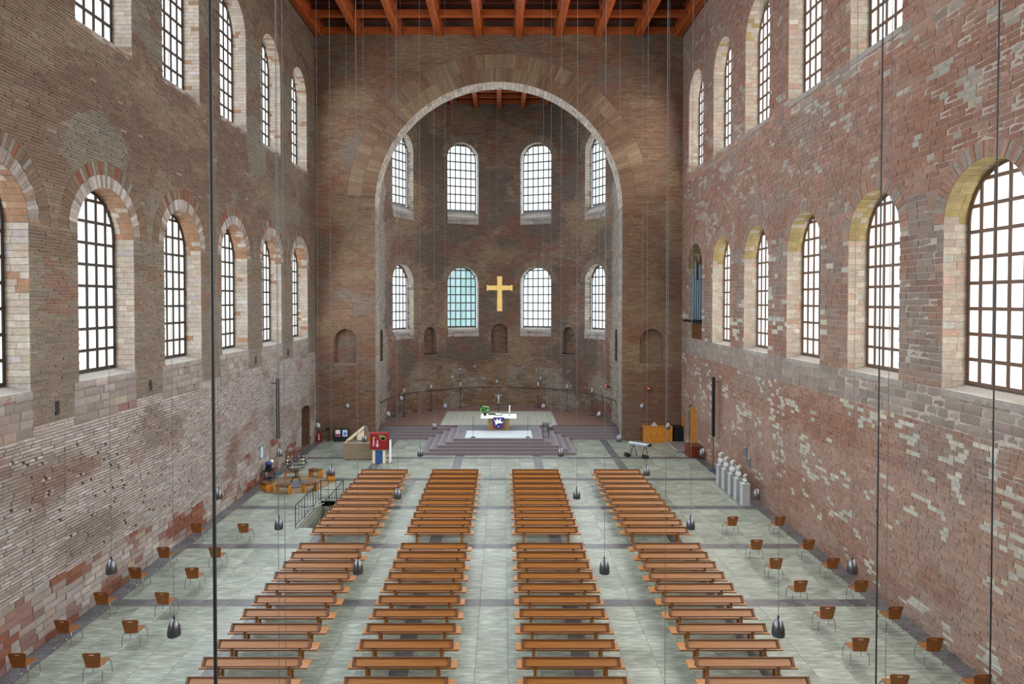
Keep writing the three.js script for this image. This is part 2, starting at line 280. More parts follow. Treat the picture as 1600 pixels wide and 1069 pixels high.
// ---------------------------------------------------------------- wall cores
function openingPath(uc, v0, vs, r, sgn = 1, ry = r) { const p = new THREE.Path(); const c = uc * sgn; p.moveTo(c - r, v0); p.lineTo(c + r, v0); p.lineTo(c + r, vs); p.absellipse(c, vs, r, ry, 0, PI, false); p.lineTo(c - r, v0); return p; }
function sideWall(name, side, zs, mat, label, doors) {
  const sgn = side === 'left' ? 1 : -1, s = new THREE.Shape();
  const a = -1.6, b = LEN + 1; s.moveTo(a * sgn, -0.3); s.lineTo(b * sgn, -0.3); s.lineTo(b * sgn, TOP + 1.6); s.lineTo(a * sgn, TOP + 1.6); s.lineTo(a * sgn, -0.3);
  zs.forEach((z) => { s.holes.push(openingPath(z, LOW.v0, LOW.vs, RW, sgn)); s.holes.push(openingPath(z, UP.v0, UP.vs, RW, sgn)); });
  for (const d of doors) s.holes.push(openingPath(d.z, 0, d.vs, d.r, sgn, d.ry));
  const g = new THREE.ExtrudeGeometry(s, { depth: 1.0, bevelEnabled: false, curveSegments: 16 });
  g.applyMatrix4(new THREE.Matrix4().makeBasis(new THREE.Vector3(0, 0, sgn), new THREE.Vector3(0, 1, 0), new THREE.Vector3(-sgn, 0, 0)));
  g.translate(-HW * sgn, 0, 0);
  return structure(name, g, mat, label, 'wall');
}
const doorL = { z: 2.45, r: 0.98, vs: 2.5, ry: 0.38 }, doorR = { z: 2.6, r: 0.95, vs: 2.62, ry: 0.32 };
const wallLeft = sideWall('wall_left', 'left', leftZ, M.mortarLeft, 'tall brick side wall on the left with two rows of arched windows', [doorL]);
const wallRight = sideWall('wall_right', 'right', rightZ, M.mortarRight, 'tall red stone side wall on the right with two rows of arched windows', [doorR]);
const niches = [{ uc: -10.86, r: 0.82 }, { uc: 10.86, r: 0.87 }].map((n) => ({ ...n, v0: 5.5, vs: 7.94 - n.r }));
{
  const s = new THREE.Shape(); s.moveTo(-HW, -0.3); s.lineTo(-AR, -0.3); s.lineTo(-AR, ASPR); s.absarc(0, ASPR, AR, PI, 0, true); s.lineTo(AR, -0.3); s.lineTo(HW, -0.3); s.lineTo(HW, TOP + 1.6); s.lineTo(-HW, TOP + 1.6); s.lineTo(-HW, -0.3);
  niches.forEach((n) => s.holes.push(openingPath(n.uc, n.v0, n.vs, n.r)));
  const g = new THREE.ExtrudeGeometry(s, { depth: 1.7, bevelEnabled: false, curveSegments: 64 }).translate(0, 0, -1.7);
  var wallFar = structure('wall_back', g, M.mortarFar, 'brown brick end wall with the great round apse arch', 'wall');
}
{ // wall behind the camera
  const g = box(2 * HW + 2, TOP + 2, 1, 0, TOP / 2, LEN + 0.5); structure('wall_front', g, M.plain, 'plain brick wall behind the viewpoint closing the hall', 'wall');
}
const apseHoles = [];
apseWin.forEach(({ s }) => { apseHoles.push({ uc: s, v0: 7.5, vs: 12.85 - AW, r: AW }); apseHoles.push({ uc: s, v0: 17.1, vs: 23.45 - AW, r: AW }); });
const apseNiche = [[-41.5, 0.62, 5.55, 7.75], [0, 0.72, 5.4, 7.95], [41.5, 0.62, 5.55, 7.75]].map(([d, r, a, b]) => ({ uc: 1.7 + (90 + d) * PI / 180 * AR, r, v0: a, vs: b - r, niche: true }));
for (const s of [2.2, apseS - 2.2]) apseNiche.push({ uc: s, r: 0.42, v0: 5.5, vs: 7.85 - 0.42, niche: true });
{ // curved core on a fine grid
  const pos = [], idx = [], uv = [], du = 0.2, dv = 0.2, nu = Math.round(apseS / du), nv = Math.round(27.5 / dv), iA = Math.ceil(1.7 / apseS * nu), iB = nu - iA;
  const inside = (u, v) => [...apseHoles, ...apseNiche].some((o) => { const m = 0.1; if (v < o.v0 - 0.1 || Math.abs(u - o.uc) > o.r + m) return false; return v <= o.vs || (u - o.uc) ** 2 + (v - o.vs) ** 2 < (o.r + m) ** 2; });
  for (let i = 0; i <= nu; i++) for (let j = 0; j <= nv; j++) { const u = apseS * i / nu, v = j * dv - 0.2; pos.push(...apseP(u, v, 0)); uv.push(u * 0.8, v * 0.8); }
  for (let i = iA - 1; i < iB + 1; i++) for (let j = 0; j < nv; j++) { if (inside(apseS * (i + 0.5) / nu, (j + 0.5) * dv - 0.2)) continue; const a = i * (nv + 1) + j, b = a + nv + 1; idx.push(a, b, b + 1, a, b + 1, a + 1); }
  const base = pos.length / 3; // outer skin at the glass, so that no light leaks round the lining
  for (let i = 0; i <= nu; i++) for (let j = 0; j <= nv; j++) { const u = apseS * i / nu, v = j * dv - 0.2; pos.push(...apseP(u, v, u < 1.7 || u > 1.7 + arcLen ? -0.02 : -GLASS - 0.02)); uv.push(u, v); }
  const insideW = (u, v) => apseHoles.some((o) => { if (v < o.v0 || Math.abs(u - o.uc) > o.r) return false; return v <= o.vs || (u - o.uc) ** 2 + (v - o.vs) ** 2 < o.r ** 2; });
  for (let i = iA - 1; i < iB + 1; i++) for (let j = 0; j < nv; j++) { if (insideW(apseS * (i + 0.5) / nu, (j + 0.5) * dv - 0.2)) continue; const a = base + i * (nv + 1) + j, b = a + nv + 1; idx.push(a, b, b + 1, a, b + 1, a + 1); }
  const g = new THREE.BufferGeometry(); g.setAttribute('position', new THREE.Float32BufferAttribute(pos, 3)); g.setAttribute('uv', new THREE.Float32BufferAttribute(uv, 2)); g.setIndex(idx);
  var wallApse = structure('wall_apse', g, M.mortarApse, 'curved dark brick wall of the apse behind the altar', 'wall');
}

// ---------------------------------------------------------------- masonry colours
const C = {
  brown: pal(0x75604f, 0x806a58, 0x6a5647, 0x897462, 0x735a4a, 0x80705f, 0x796656), dusk: pal(0x6e5244, 0x64493c, 0x785a4a), sage: pal(0x828073, 0x8c897c, 0x76746a),
  tan: pal(0x8f7c67, 0x84725d, 0x978671), red: pal(0x8a5341, 0x7d4b3b, 0x95614d), grey: pal(0x8a867d, 0x949087, 0x7d7870),
  pale: pal(0xb6adab, 0xc2bcba, 0xa99d9a, 0xccc7c5, 0xb1a39f, 0x9d9391, 0xbab4b3), mixed: pal(0x8c4f44, 0x9a5d50, 0xb3b1ae, 0xa5aaac, 0x9c9094, 0xb3a996, 0xa49e98, 0x8b5d54, 0xa89288, 0xb5aba6),
  lilac: pal(0x968b86, 0x9e948f, 0x8b817c, 0xa7a09b, 0x8f7f78),
  brickR: pal(0xa17a67, 0x966b59, 0xa98270, 0xb18c7b, 0x8f6656, 0xa08577, 0xa88876, 0x9b7260), rustR: pal(0x945f47, 0x8a5642, 0x9e694f), whiteR: pal(0xbdb9ac, 0xafb0a7, 0xc6ba9d, 0xcac5b8), greyR: pal(0x97897e, 0x8f8076, 0xa0948a, 0x88796e),
  pinkR: pal(0xb99a89, 0xc0a595, 0xb08f7e, 0xb49686), creamRev: pal(0xbbaf9f, 0xb2a698, 0xc4baad, 0xaa9a8a, 0xb49f90), ochre: pal(0xa3905e, 0x988453, 0xac9a6c), rust: pal(0x9f7055, 0x98775d, 0xa88468),
  far: pal(0x74543f, 0x694b39, 0x7f5f4a, 0x705642, 0x80664f, 0x614736, 0x785b48), farTan: pal(0x8a7459, 0x826d55, 0x917d64), farRed: pal(0x7f4a35, 0x744331), farGrey: pal(0x71675c, 0x655d54),
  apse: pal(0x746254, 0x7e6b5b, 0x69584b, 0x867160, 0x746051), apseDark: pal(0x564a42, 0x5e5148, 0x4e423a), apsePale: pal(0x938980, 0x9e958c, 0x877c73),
};
const PIT_SHADE = [0.022, 0.016, 0.012];                 // near-black plates that paint the shade inside small holes between bricks
const smooth = (a, b, x) => { const t = Math.max(0, Math.min(1, (x - a) / (b - a))); return t * t * (3 - 2 * t); };
const blend = (p, q, k) => p.map((v, i) => v + (q[i] - v) * k);
const leftColor = (u, v, R) => {
  const n = fbm(u * 0.28, v * 0.4, 3), m = fbm(u * 0.5, v * 0.7, 9);
  if (v < 6.4) { if (v > 1.8 && R() < 0.07 * smooth(0.42, 0.6, fbm(u * 0.25, v * 0.4, 81))) { const c = jit(pick(C.pale, R()), R, 0.24); c.pitShade = true; return c; } let c = blend(pick(C.pale, R()), pick(C.brown, R()), 0.6 * smooth(0.56, 0.72, n)); c = blend(c, pick(C.red, R()), 0.4 * smooth(0.62, 0.74, m)); return jit(c, R, 0.24); }
  if (R() < 0.006) return null;
  let c = pick(C.brown, R());
  c = blend(c, pick(C.dusk, R()), 0.8 * smooth(0.46, 0.56, fbm(u * 0.2 + 3, v * 0.55, 71)) * smooth(13, 15, v)); c = blend(c, pick(C.sage, R()), 0.75 * smooth(0.56, 0.62, n));
  c = blend(c, pick(C.tan, R()), 0.6 * smooth(0.55, 0.68, m)); if (v < 11) c = blend(c, pick(C.grey, R()), 0.4);
  if (v > 9.6 && v < 11.4 && fbm(u * 0.7, v * 1.4, 77) > 0.62) c = blend(c, pick(C.red, R()), 0.6);
  return jit(c, R, 0.24);
};
const mixedColor = (u, v, R) => { const n = fbm(u * 0.5, v * 1.2, 17); return jit(n > 0.54 ? pick(C.pale, R()) : n < 0.34 ? pick(C.red, R()) : pick(C.mixed, R()), R, 0.2); };
const lilacColor = (u, v, R) => jit(R() < 0.12 ? pick(C.mixed, R()) : pick(C.lilac, R()), R);
const rightColor = (u, v, R) => {
  const n = fbm(u * 0.45 + v * 0.25, v * 0.8 - u * 0.1, 23), m = fbm(u * 0.22, v * 0.3, 29), q = fbm(u * 1.1 + v * 0.4, v * 1.5, 37);
  const band = 0.1 * smooth(2.2, 4, v) * smooth(7.2, 6, v) + 0.07 * smooth(13.5, 14.5, v) * smooth(18.6, 17, v);
  if (q > 0.655 - band && R() < 0.48) return jit(v > 12 ? blend(pick(C.whiteR, R()), pick(C.greyR, R()), 0.55) : pick(C.whiteR, R()), R, 0.18);
  let c = pick(C.brickR, R());
  if (v > 6.4 && v < 13.2) c = blend(c, pick(C.greyR, R()), 0.25 + 0.65 * smooth(0.56, 0.42, n));
  else c = blend(c, pick(C.greyR, R()), 0.7 * smooth(0.56, 0.68, m));
  if (v < 4.6) c = blend(c, pick(C.pinkR, R()), 0.5);
  c = blend(c, pick(C.rustR, R()), 0.5 * smooth(0.52, 0.64, fbm(u * 0.4, v * 0.6, 83)));
  c = blend(c, pick(C.dusk, R()), 0.15);
  return jit(c, R, 0.22);
};
const farColor = (u, v, R) => { const n = fbm(u * 0.3, v * 0.5, 41), m = fbm(u * 0.5, v * 0.8, 43); let c = pick(C.far, R()); c = blend(c, pick(C.farTan, R()), 0.65 * smooth(0.52, 0.7, n)); c = blend(c, pick(C.farGrey, R()), 0.7 * smooth(0.4, 0.28, n)); c = blend(c, pick(C.farRed, R()), 0.5 * smooth(0.58, 0.72, m)); return jit(c, R, 0.32); };
const apseColor = (u, v, R) => {
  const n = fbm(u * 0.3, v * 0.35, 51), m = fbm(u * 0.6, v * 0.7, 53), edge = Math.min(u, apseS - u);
  let c = pick(R() < 0.6 ? C.apse : C.far, R());
  c = blend(c, pick(C.apseDark, R()), 0.7 * smooth(0.5, 0.56, n));
  c = blend(c, pick(C.farRed, R()), 0.45 * smooth(0.56, 0.64, m)); c = blend(c, pick(C.farTan, R()), 0.6 * smooth(0.42, 0.34, n)); if (v < 4.2) c = blend(c, pick(C.apsePale, R()), 0.6 * smooth(0.46, 0.34, m));
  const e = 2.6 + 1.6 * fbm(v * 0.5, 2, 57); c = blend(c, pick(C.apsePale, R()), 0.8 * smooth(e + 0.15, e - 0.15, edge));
  return jit(c, R, 0.32);
};
const reveal = (main, spice) => (u, v, R) => jit(R() < 0.15 ? pick(spice, R()) : pick(main, R()), R, 0.16);

// ---------------------------------------------------------------- left wall stones
{
  const mas = new Masonry((u, v, e) => [-HW + e, v, u], 11), R = mas.R, Z1 = 34;
  const ringT = 0.85, holes = [];
  leftZ.forEach((z) => { if (z < 38) for (const o of [LOW, UP]) holes.push({ uc: z, v0: o.v0, vs: o.vs, r: RW, R: RW + ringT, w: RW }); });
  holes.push({ uc: doorL.z, v0: -1, vs: doorL.vs + doorL.ry, r: doorL.r, w: doorL.r, R: 0.001 });
  const common = { holes, proud: 0.02, rough: 0.004 };
  // big mixed blocks at the foot, in bays of uneven height; thin pale courses above
  for (let u = 0; u < Z1;) {
    const w = Math.min(Z1 - u, 1.6 + 1.8 * R()), t = 0.9 + 1.3 * R() + (u > 22 ? 0.7 : 0);
    mas.field({ ...common, u0: u, u1: u + w, v0: 0, v1: t, h: 0.21, len: 0.48, color: mixedColor, keep: true, proud: 0.03, rough: 0.008, gap: 0.02, vgap: 0.022 });
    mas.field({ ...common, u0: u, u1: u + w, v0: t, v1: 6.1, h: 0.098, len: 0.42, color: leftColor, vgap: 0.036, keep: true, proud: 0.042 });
    u += w;
  }
  // under each window grey-lilac ashlar, thin brown brick between
  let a = 0;
  leftZ.filter((z) => z < Z1 + 2).forEach((z) => {
    const l = Math.max(a, z - RW - 0.05), r = Math.min(Z1, z + RW + 0.25);
    if (l > a) mas.field({ ...common, u0: a, u1: l, v0: 6.1, v1: 7.4, h: 0.095, len: 0.42, color: leftColor, vgap: 0.03, keep: true });
    if (r > l) mas.field({ ...common, u0: l, u1: r, v0: 6.1, v1: 7.4, h: 0.26, len: 0.55, color: lilacColor, keep: true, proud: 0.03 });
    a = r;
  });
  if (a < Z1) mas.field({ ...common, u0: a, u1: Z1, v0: 6.1, v1: 7.4, h: 0.095, len: 0.42, color: leftColor, vgap: 0.03 });
  mas.field({ ...common, u0: 0, u1: Z1, v0: 7.4, v1: TOP + 0.1, h: 0.094, len: 0.42, color: leftColor, vgap: 0.032, keep: true, proud: 0.026 });
  leftZ.forEach((z) => {
    if (z > Z1) return;
    for (const o of [LOW, UP]) {
      const up = o === UP;
      mas.ring({ uc: z, vs: o.vs, r0: RW, r1: RW + ringT * 0.48, n: 44, color: (u, v, Q) => jit(pick(up ? C.brown : [...C.lilac, ...C.pale, ...C.tan], Q()), Q, 0.2) });
      mas.ring({ uc: z, vs: o.vs, r0: RW + ringT * 0.5, r1: RW + ringT, n: 52, color: (u, v, Q) => jit(pick(up ? C.brown : v > o.vs + 1.7 ? [...C.red, ...C.grey, ...C.brown] : C.brown, Q()), Q, 0.2) });
      mas.reveal({ uc: z, v0: o.v0, vs: o.vs, r: RW, depth: GLASS + 0.05, h: up ? 0.16 : 0.2, color: reveal(C.creamRev, [...C.pale, ...C.rust]), colorArch: up ? reveal(C.creamRev, C.rust) : reveal(C.rust, C.creamRev) });
    }
  });
  mas.reveal({ uc: doorL.z, v0: 0, vs: doorL.vs, r: doorL.r, ry: doorL.ry, depth: 0.9, color: reveal(C.far, C.red), h: 0.22 });
  for (let v = 0; v < TOP; v += 4) mas.field({ holes: leftZ.flatMap((z) => [LOW, UP].map((o) => ({ uc: z, v0: o.v0, vs: o.vs, r: RW, R: RW }))), u0: Z1, u1: LEN, v0: v, v1: Math.min(TOP, v + 4), h: 0.3, len: 0.7, color: leftColor, vgap: 0.03 });
  pullNearest(mas, wallLeft, 'brick', (o, r) => { o.rotation.y = PI / 2; o.scale.set(r.w, r.h, 0.07); o.position.set(-HW + r.e - 0.028, r.v, r.u); });
  mas.build(wallLeft, 'brickwork', M.stone);
  // black boxes painting the shade inside narrow slots between the windows
  [6.0, 11.3, 16.6, 21.9, 27.1].forEach((z) => part(wallLeft, 'slot_shade', box(0.05, 0.42, 0.16, -HW + 0.012, 6.75, z), M.black));
}
// ---------------------------------------------------------------- right wall stones
{
  const mas = new Masonry((u, v, e) => [HW - e, v, u], 12), Z1 = 34, ringT = 0.45, holes = [];
  rightZ.forEach((z) => { if (z < 38) for (const o of [LOW, UP]) holes.push({ uc: z, v0: o.v0, vs: o.vs, r: RW, R: RW + ringT, w: RW }); });
  holes.push({ uc: doorR.z, v0: -1, vs: doorR.vs + doorR.ry, r: doorR.r, w: doorR.r, R: 0.001 });
  const common = { holes, proud: 0.017, rough: 0.006, u0: 0, u1: Z1, keep: true, gap: 0.016, vgap: 0.018 };
  mas.field({ ...common, v0: 0, v1: 0.9, h: 0.1, len: 0.4, color: rightColor });
  mas.field({ ...common, v0: 0.9, v1: 6.3, h: 0.142, len: 0.32, color: rightColor });
  mas.field({ ...common, v0: 6.3, v1: 7.4, h: 0.275, len: 0.6, color: (u, v, R) => jit(pick(C.greyR, R()), R, 0.2) });
  mas.field({ ...common, v0: 7.4, v1: 13.4, h: 0.2, len: 0.46, color: rightColor });
  mas.field({ ...common, v0: 13.4, v1: 18.1, h: 0.18, len: 0.4, color: rightColor });
  mas.field({ ...common, v0: 18.1, v1: 18.7, h: 0.3, len: 0.8, color: (u, v, R) => jit(pick([...C.greyR, ...C.brickR], R()), R, 0.2) });
  mas.field({ ...common, v0: 18.7, v1: TOP + 0.1, h: 0.17, len: 0.38, color: rightColor });
  rightZ.forEach((z) => {
    if (z > Z1) return;
    for (const o of [LOW, UP]) {
      mas.ring({ uc: z, vs: o.vs, r0: RW, r1: RW + ringT, n: 34, color: (u, v, Q) => jit(pick([...C.brickR, ...C.greyR], Q()), Q, 0.22) });
      mas.reveal({ uc: z, v0: o.v0, vs: o.vs, r: RW, depth: GLASS + 0.05, h: 0.22, color: reveal(C.creamRev, [...C.whiteR, ...C.pinkR]), colorArch: o === LOW ? reveal(C.ochre, C.creamRev) : reveal(C.creamRev, C.ochre) });
    }
  });
  mas.reveal({ uc: doorR.z, v0: 0, vs: doorR.vs, r: doorR.r, ry: doorR.ry, depth: 0.4, color: reveal(C.greyR, C.pinkR), h: 0.25 });
  for (let v = 0; v < TOP; v += 4) mas.field({ holes: rightZ.flatMap((z) => [LOW, UP].map((o) => ({ uc: z, v0: o.v0, vs: o.vs, r: RW, R: RW }))), u0: Z1, u1: LEN, v0: v, v1: Math.min(TOP, v + 4), h: 0.3, len: 0.7, color: rightColor, vgap: 0.03 });
  pullNearest(mas, wallRight, 'stone', (o, r) => { o.rotation.y = -PI / 2; o.scale.set(r.w, r.h, 0.07); o.position.set(HW - r.e + 0.028, r.v, r.u); });
  mas.build(wallRight, 'stonework', M.stone);
}
// ---------------------------------------------------------------- end wall stones
{
  const mas = new Masonry((u, v, e) => [u, v, e], 13), ringT = 2.0;
  const holes = [{ uc: 0, v0: -1, vs: ASPR, r: AR, R: AR + ringT, w: AR }, ...niches.map((n) => ({ ...n, R: n.r + 0.3, w: n.r }))];
  mas.field({ holes, u0: -HW, u1: HW, v0: 0, v1: TOP + 0.2, h: 0.115, len: 0.4, color: farColor, vgap: 0.02, proud: 0.022 });
  const arch = (lo, hi) => (u, v, Q) => jit(blend(pick(C.far, Q()), pick(C.farTan, Q()), 0.7 * smooth(0.5, 0.65, fbm(u * 0.5, v * 0.5, 61))), Q, 0.3);
  mas.ring({ uc: 0, vs: ASPR, r0: AR, r1: AR + 0.95, n: 150, color: arch() }); mas.ring({ uc: 0, vs: ASPR, r0: AR + 0.97, r1: AR + 1.95, n: 166, color: arch() });
  mas.reveal({ uc: 0, v0: 0, vs: ASPR, r: AR, depth: 1.7, h: 0.3, split: 3, t: 0.2, color: reveal(C.apsePale, C.farTan), colorArch: reveal(C.creamRev, C.apsePale) });
  niches.forEach((n) => { mas.ring({ ...n, r0: n.r, r1: n.r + 0.28, n: 20, color: farColor }); mas.reveal({ ...n, depth: 0.45, h: 0.14, color: reveal(C.farTan, C.far), t: 0.12 }); });
  mas.build(wallFar, 'brickwork', M.stone);
  niches.forEach((n) => { // brick back of each niche
    const g = new THREE.Shape(); g.moveTo(n.uc - n.r - 0.1, n.v0 - 0.1); g.lineTo(n.uc + n.r + 0.1, n.v0 - 0.1); g.lineTo(n.uc + n.r + 0.1, n.vs); g.absarc(n.uc, n.vs, n.r + 0.1, 0, PI, false);
    part(wallFar, 'niche_back', new THREE.ExtrudeGeometry(g, { depth: 0.2, bevelEnabled: false }).translate(0, 0, -0.65), M.mortarFar);
    const nm = new Masonry((u, v, e) => [u, v, e - 0.45], 131); nm.field({ u0: n.uc - n.r, u1: n.uc + n.r, v0: n.v0, v1: n.vs + n.r * 0.75, h: 0.115, len: 0.35, color: farColor, vgap: 0.02, proud: 0.015 }); nm.build(wallFar, 'niche_brickwork', M.stone);
  });
}
// ---------------------------------------------------------------- apse stones
{
  const mas = new Masonry(apseP, 14), ringT = 0.55;
  const holes = [...apseHoles.map((o) => ({ ...o, R: o.r + ringT, w: o.r })), ...apseNiche.map((o) => ({ ...o, R: o.r + 0.26, w: o.r }))];
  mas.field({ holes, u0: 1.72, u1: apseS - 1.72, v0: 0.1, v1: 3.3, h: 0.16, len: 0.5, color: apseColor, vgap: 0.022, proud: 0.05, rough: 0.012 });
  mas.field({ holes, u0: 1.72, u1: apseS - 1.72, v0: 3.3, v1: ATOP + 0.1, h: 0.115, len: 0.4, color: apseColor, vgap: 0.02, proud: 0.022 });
  // thin projecting course round the foot
  mas.field({ u0: 1.72, u1: apseS - 1.72, v0: 2.42, v1: 2.5, h: 0.08, len: 0.9, color: (u, v, R) => jit(pick(C.apseDark, R()), R), proud: 0.1 });
  apseHoles.forEach((o) => {
    mas.ring({ ...o, r0: o.r, r1: o.r + ringT, n: 36, color: (u, v, Q) => jit(pick(C.apse, Q()), Q, 0.3) });
    mas.reveal({ ...o, depth: GLASS, h: 0.22, color: reveal(C.creamRev, C.apsePale) });
    mas.field({ u0: o.uc - o.r, u1: o.uc + o.r, v0: o.v0 - 0.62, v1: o.v0, h: 0.3, len: 0.6, color: (u, v, R) => jit(pick(C.lilac, R()), R), proud: 0.05 });
  });
  apseNiche.forEach((o) => { mas.ring({ ...o, r0: o.r, r1: o.r + 0.24, n: 16, color: apseColor }); mas.reveal({ ...o, depth: 0.4, h: 0.14, color: reveal(C.apse, C.far), t: 0.12 }); });
  mas.build(wallApse, 'brickwork', M.stone);
  apseNiche.forEach((o) => { const nm = new Masonry((u, v, e) => apseP(u, v, e - 0.4), 141); nm.field({ u0: o.uc - o.r - 0.1, u1: o.uc + o.r + 0.1, v0: o.v0 - 0.05, v1: o.vs + o.r + 0.1, h: 0.12, len: 0.32, color: (u, v, R) => jit(pick([...C.far, ...C.apseDark], R()), R), vgap: 0.004, gap: 0.004 }); nm.build(wallApse, 'niche_brickwork', M.stone); });
}

// ---------------------------------------------------------------- floor
const bandW = 0.5, hole = { x0: -8.72, x1: -7.68, z0: 14.1, z1: 18.1 };
{
  const s = new THREE.Shape(); s.moveTo(-HW, -LEN); s.lineTo(HW, -LEN); s.lineTo(HW, 0.5); s.lineTo(-HW, 0.5); s.lineTo(-HW, -LEN);
  const p = new THREE.Path(); p.moveTo(hole.x0, -hole.z0); p.lineTo(hole.x1, -hole.z0); p.lineTo(hole.x1, -hole.z1); p.lineTo(hole.x0, -hole.z1); p.lineTo(hole.x0, -hole.z0); s.holes.push(p);
  const floor = structure('floor', new THREE.ExtrudeGeometry(s, { depth: 0.25, bevelEnabled: false }).rotateX(-PI / 2).translate(0, -0.275, 0), M.grout, 'grey-green concrete slab floor crossed by dark purple stone bands', 'floor');
  const slabShapes = [...Array(8)].map((_, k) => { const g = box(1, 1, 1), u = g.attributes.uv, R = rng(700 + k), a = R(), b = R(); for (let i = 0; i < u.count; i++) u.setXY(i, u.getX(i) * 0.45 + a, u.getY(i) * 0.45 + b); return g; });
  const R = rng(77), xs = [], zs = [];
  const xb = [-HW, -12.42, -7.7, -7.2, -2.73, -2.23, 2.23, 2.73, 7.2, 7.7, 12.42, HW];
  for (let i = 0; i + 1 < xb.length; i++) { const w = xb[i + 1] - xb[i], band = w < 0.7, n = band ? 1 : 5; for (let k = 0; k < n; k++) xs.push([xb[i] + w * k / n, xb[i] + w * (k + 1) / n, band]); }
  let z = -0.35; for (let k = 0; z < LEN; k++) { const zc = 5.18 + 5 * k, a = Math.min(LEN, zc - bandW / 2); for (let q = 0; q < 5; q++) zs.push([z + (a - z) * q / 5, z + (a - z) * (q + 1) / 5, false]); if (a < LEN) zs.push([a, a + bandW, true]); z = a + bandW; }
  const list = [];
  for (const [x0, x1, bx] of xs) for (const [z0, z1, bz] of zs) {
    if (z0 > LEN) continue;
    let rects = [[x0, x1, z0, z1]];
    if (x1 > hole.x0 && x0 < hole.x1 && z1 > hole.z0 && z0 < hole.z1) { rects = []; if (x0 < hole.x0) rects.push([x0, hole.x0, z0, z1]); if (x1 > hole.x1) rects.push([hole.x1, x1, z0, z1]); const a = Math.max(x0, hole.x0), b = Math.min(x1, hole.x1); if (z0 < hole.z0) rects.push([a, b, z0, hole.z0]); if (z1 > hole.z1) rects.push([a, b, hole.z1, z1]); }
    for (const r of rects) if (r[1] - r[0] > 0.03 && r[3] - r[2] > 0.03) list.push({ r, band: bx || bz, k: R(), s: R(), c: R() });
  }
  const area = (o) => { const d = CAM[2] - (o.r[2] + o.r[3]) / 2, x = 786 + FOCAL * ((o.r[0] + o.r[1]) / 2 - CAM[0]) / d, y = 470 + FOCAL * CAM[1] / d; return d < 12 || x < 0 || x > 1600 || y > 1075 ? 0 : (o.r[1] - o.r[0]) * (o.r[3] - o.r[2]) / d ** 3; };
  list.sort((a, b) => area(b) - area(a));
  const rest = new Map();
  list.forEach((o, i) => {
    const g = slabShapes[Math.floor(o.s * 8)], m = pick(o.band ? M.bands : M.slabs, o.c), w = o.r[1] - o.r[0] - 0.008, d = o.r[3] - o.r[2] - 0.008, x = (o.r[0] + o.r[1]) / 2, zz = (o.r[2] + o.r[3]) / 2, y = -0.0175 - o.k * 0.002;
    if (i < 300) { const p = part(floor, i ? `slab_${String(i).padStart(3, '0')}` : 'slab', g, m); p.scale.set(w, 0.03, d); p.position.set(x, y, zz); } else { if (!rest.has(m)) rest.set(m, []); rest.get(m).push(g.clone().scale(w, 0.03, d).translate(x, y, zz)); }
  });
  for (const [m, l] of rest) part(floor, 'slab_paving', l, m).userData.kind = 'stuff';
}
// stairwell going down under the left pews
{
  const st = thing('stairwell', 'concrete-lined stair opening sunk in the floor behind the railing', 'stairwell', [(hole.x0 + hole.x1) / 2, 0, hole.z0], 0, null, 'structure');
  const w = hole.x1 - hole.x0, d = hole.z1 - hole.z0, t = 0.15;
  part(st, 'shaft_wall', box(t, 3, d + 0.3, -w / 2 - t / 2, -1.53, d / 2), M.concrete); part(st, 'shaft_wall', box(t, 3, d + 0.3, w / 2 + t / 2, -1.53, d / 2), M.concrete); part(st, 'shaft_wall', box(w, 3, t, 0, -1.53, -t / 2), M.concrete); part(st, 'shaft_wall', box(w, 3, t, 0, -1.53, d + t / 2), M.concrete);
  for (let k = 0; k < 13; k++) part(st, 'stair_tread', box(w, 0.19, 0.32, 0, -0.19 * (k + 1), d - 0.16 - 0.3 * k), M.concrete);
  part(st, 'landing', box(w, 0.1, d, 0, -3.0, d / 2), M.concrete);
}

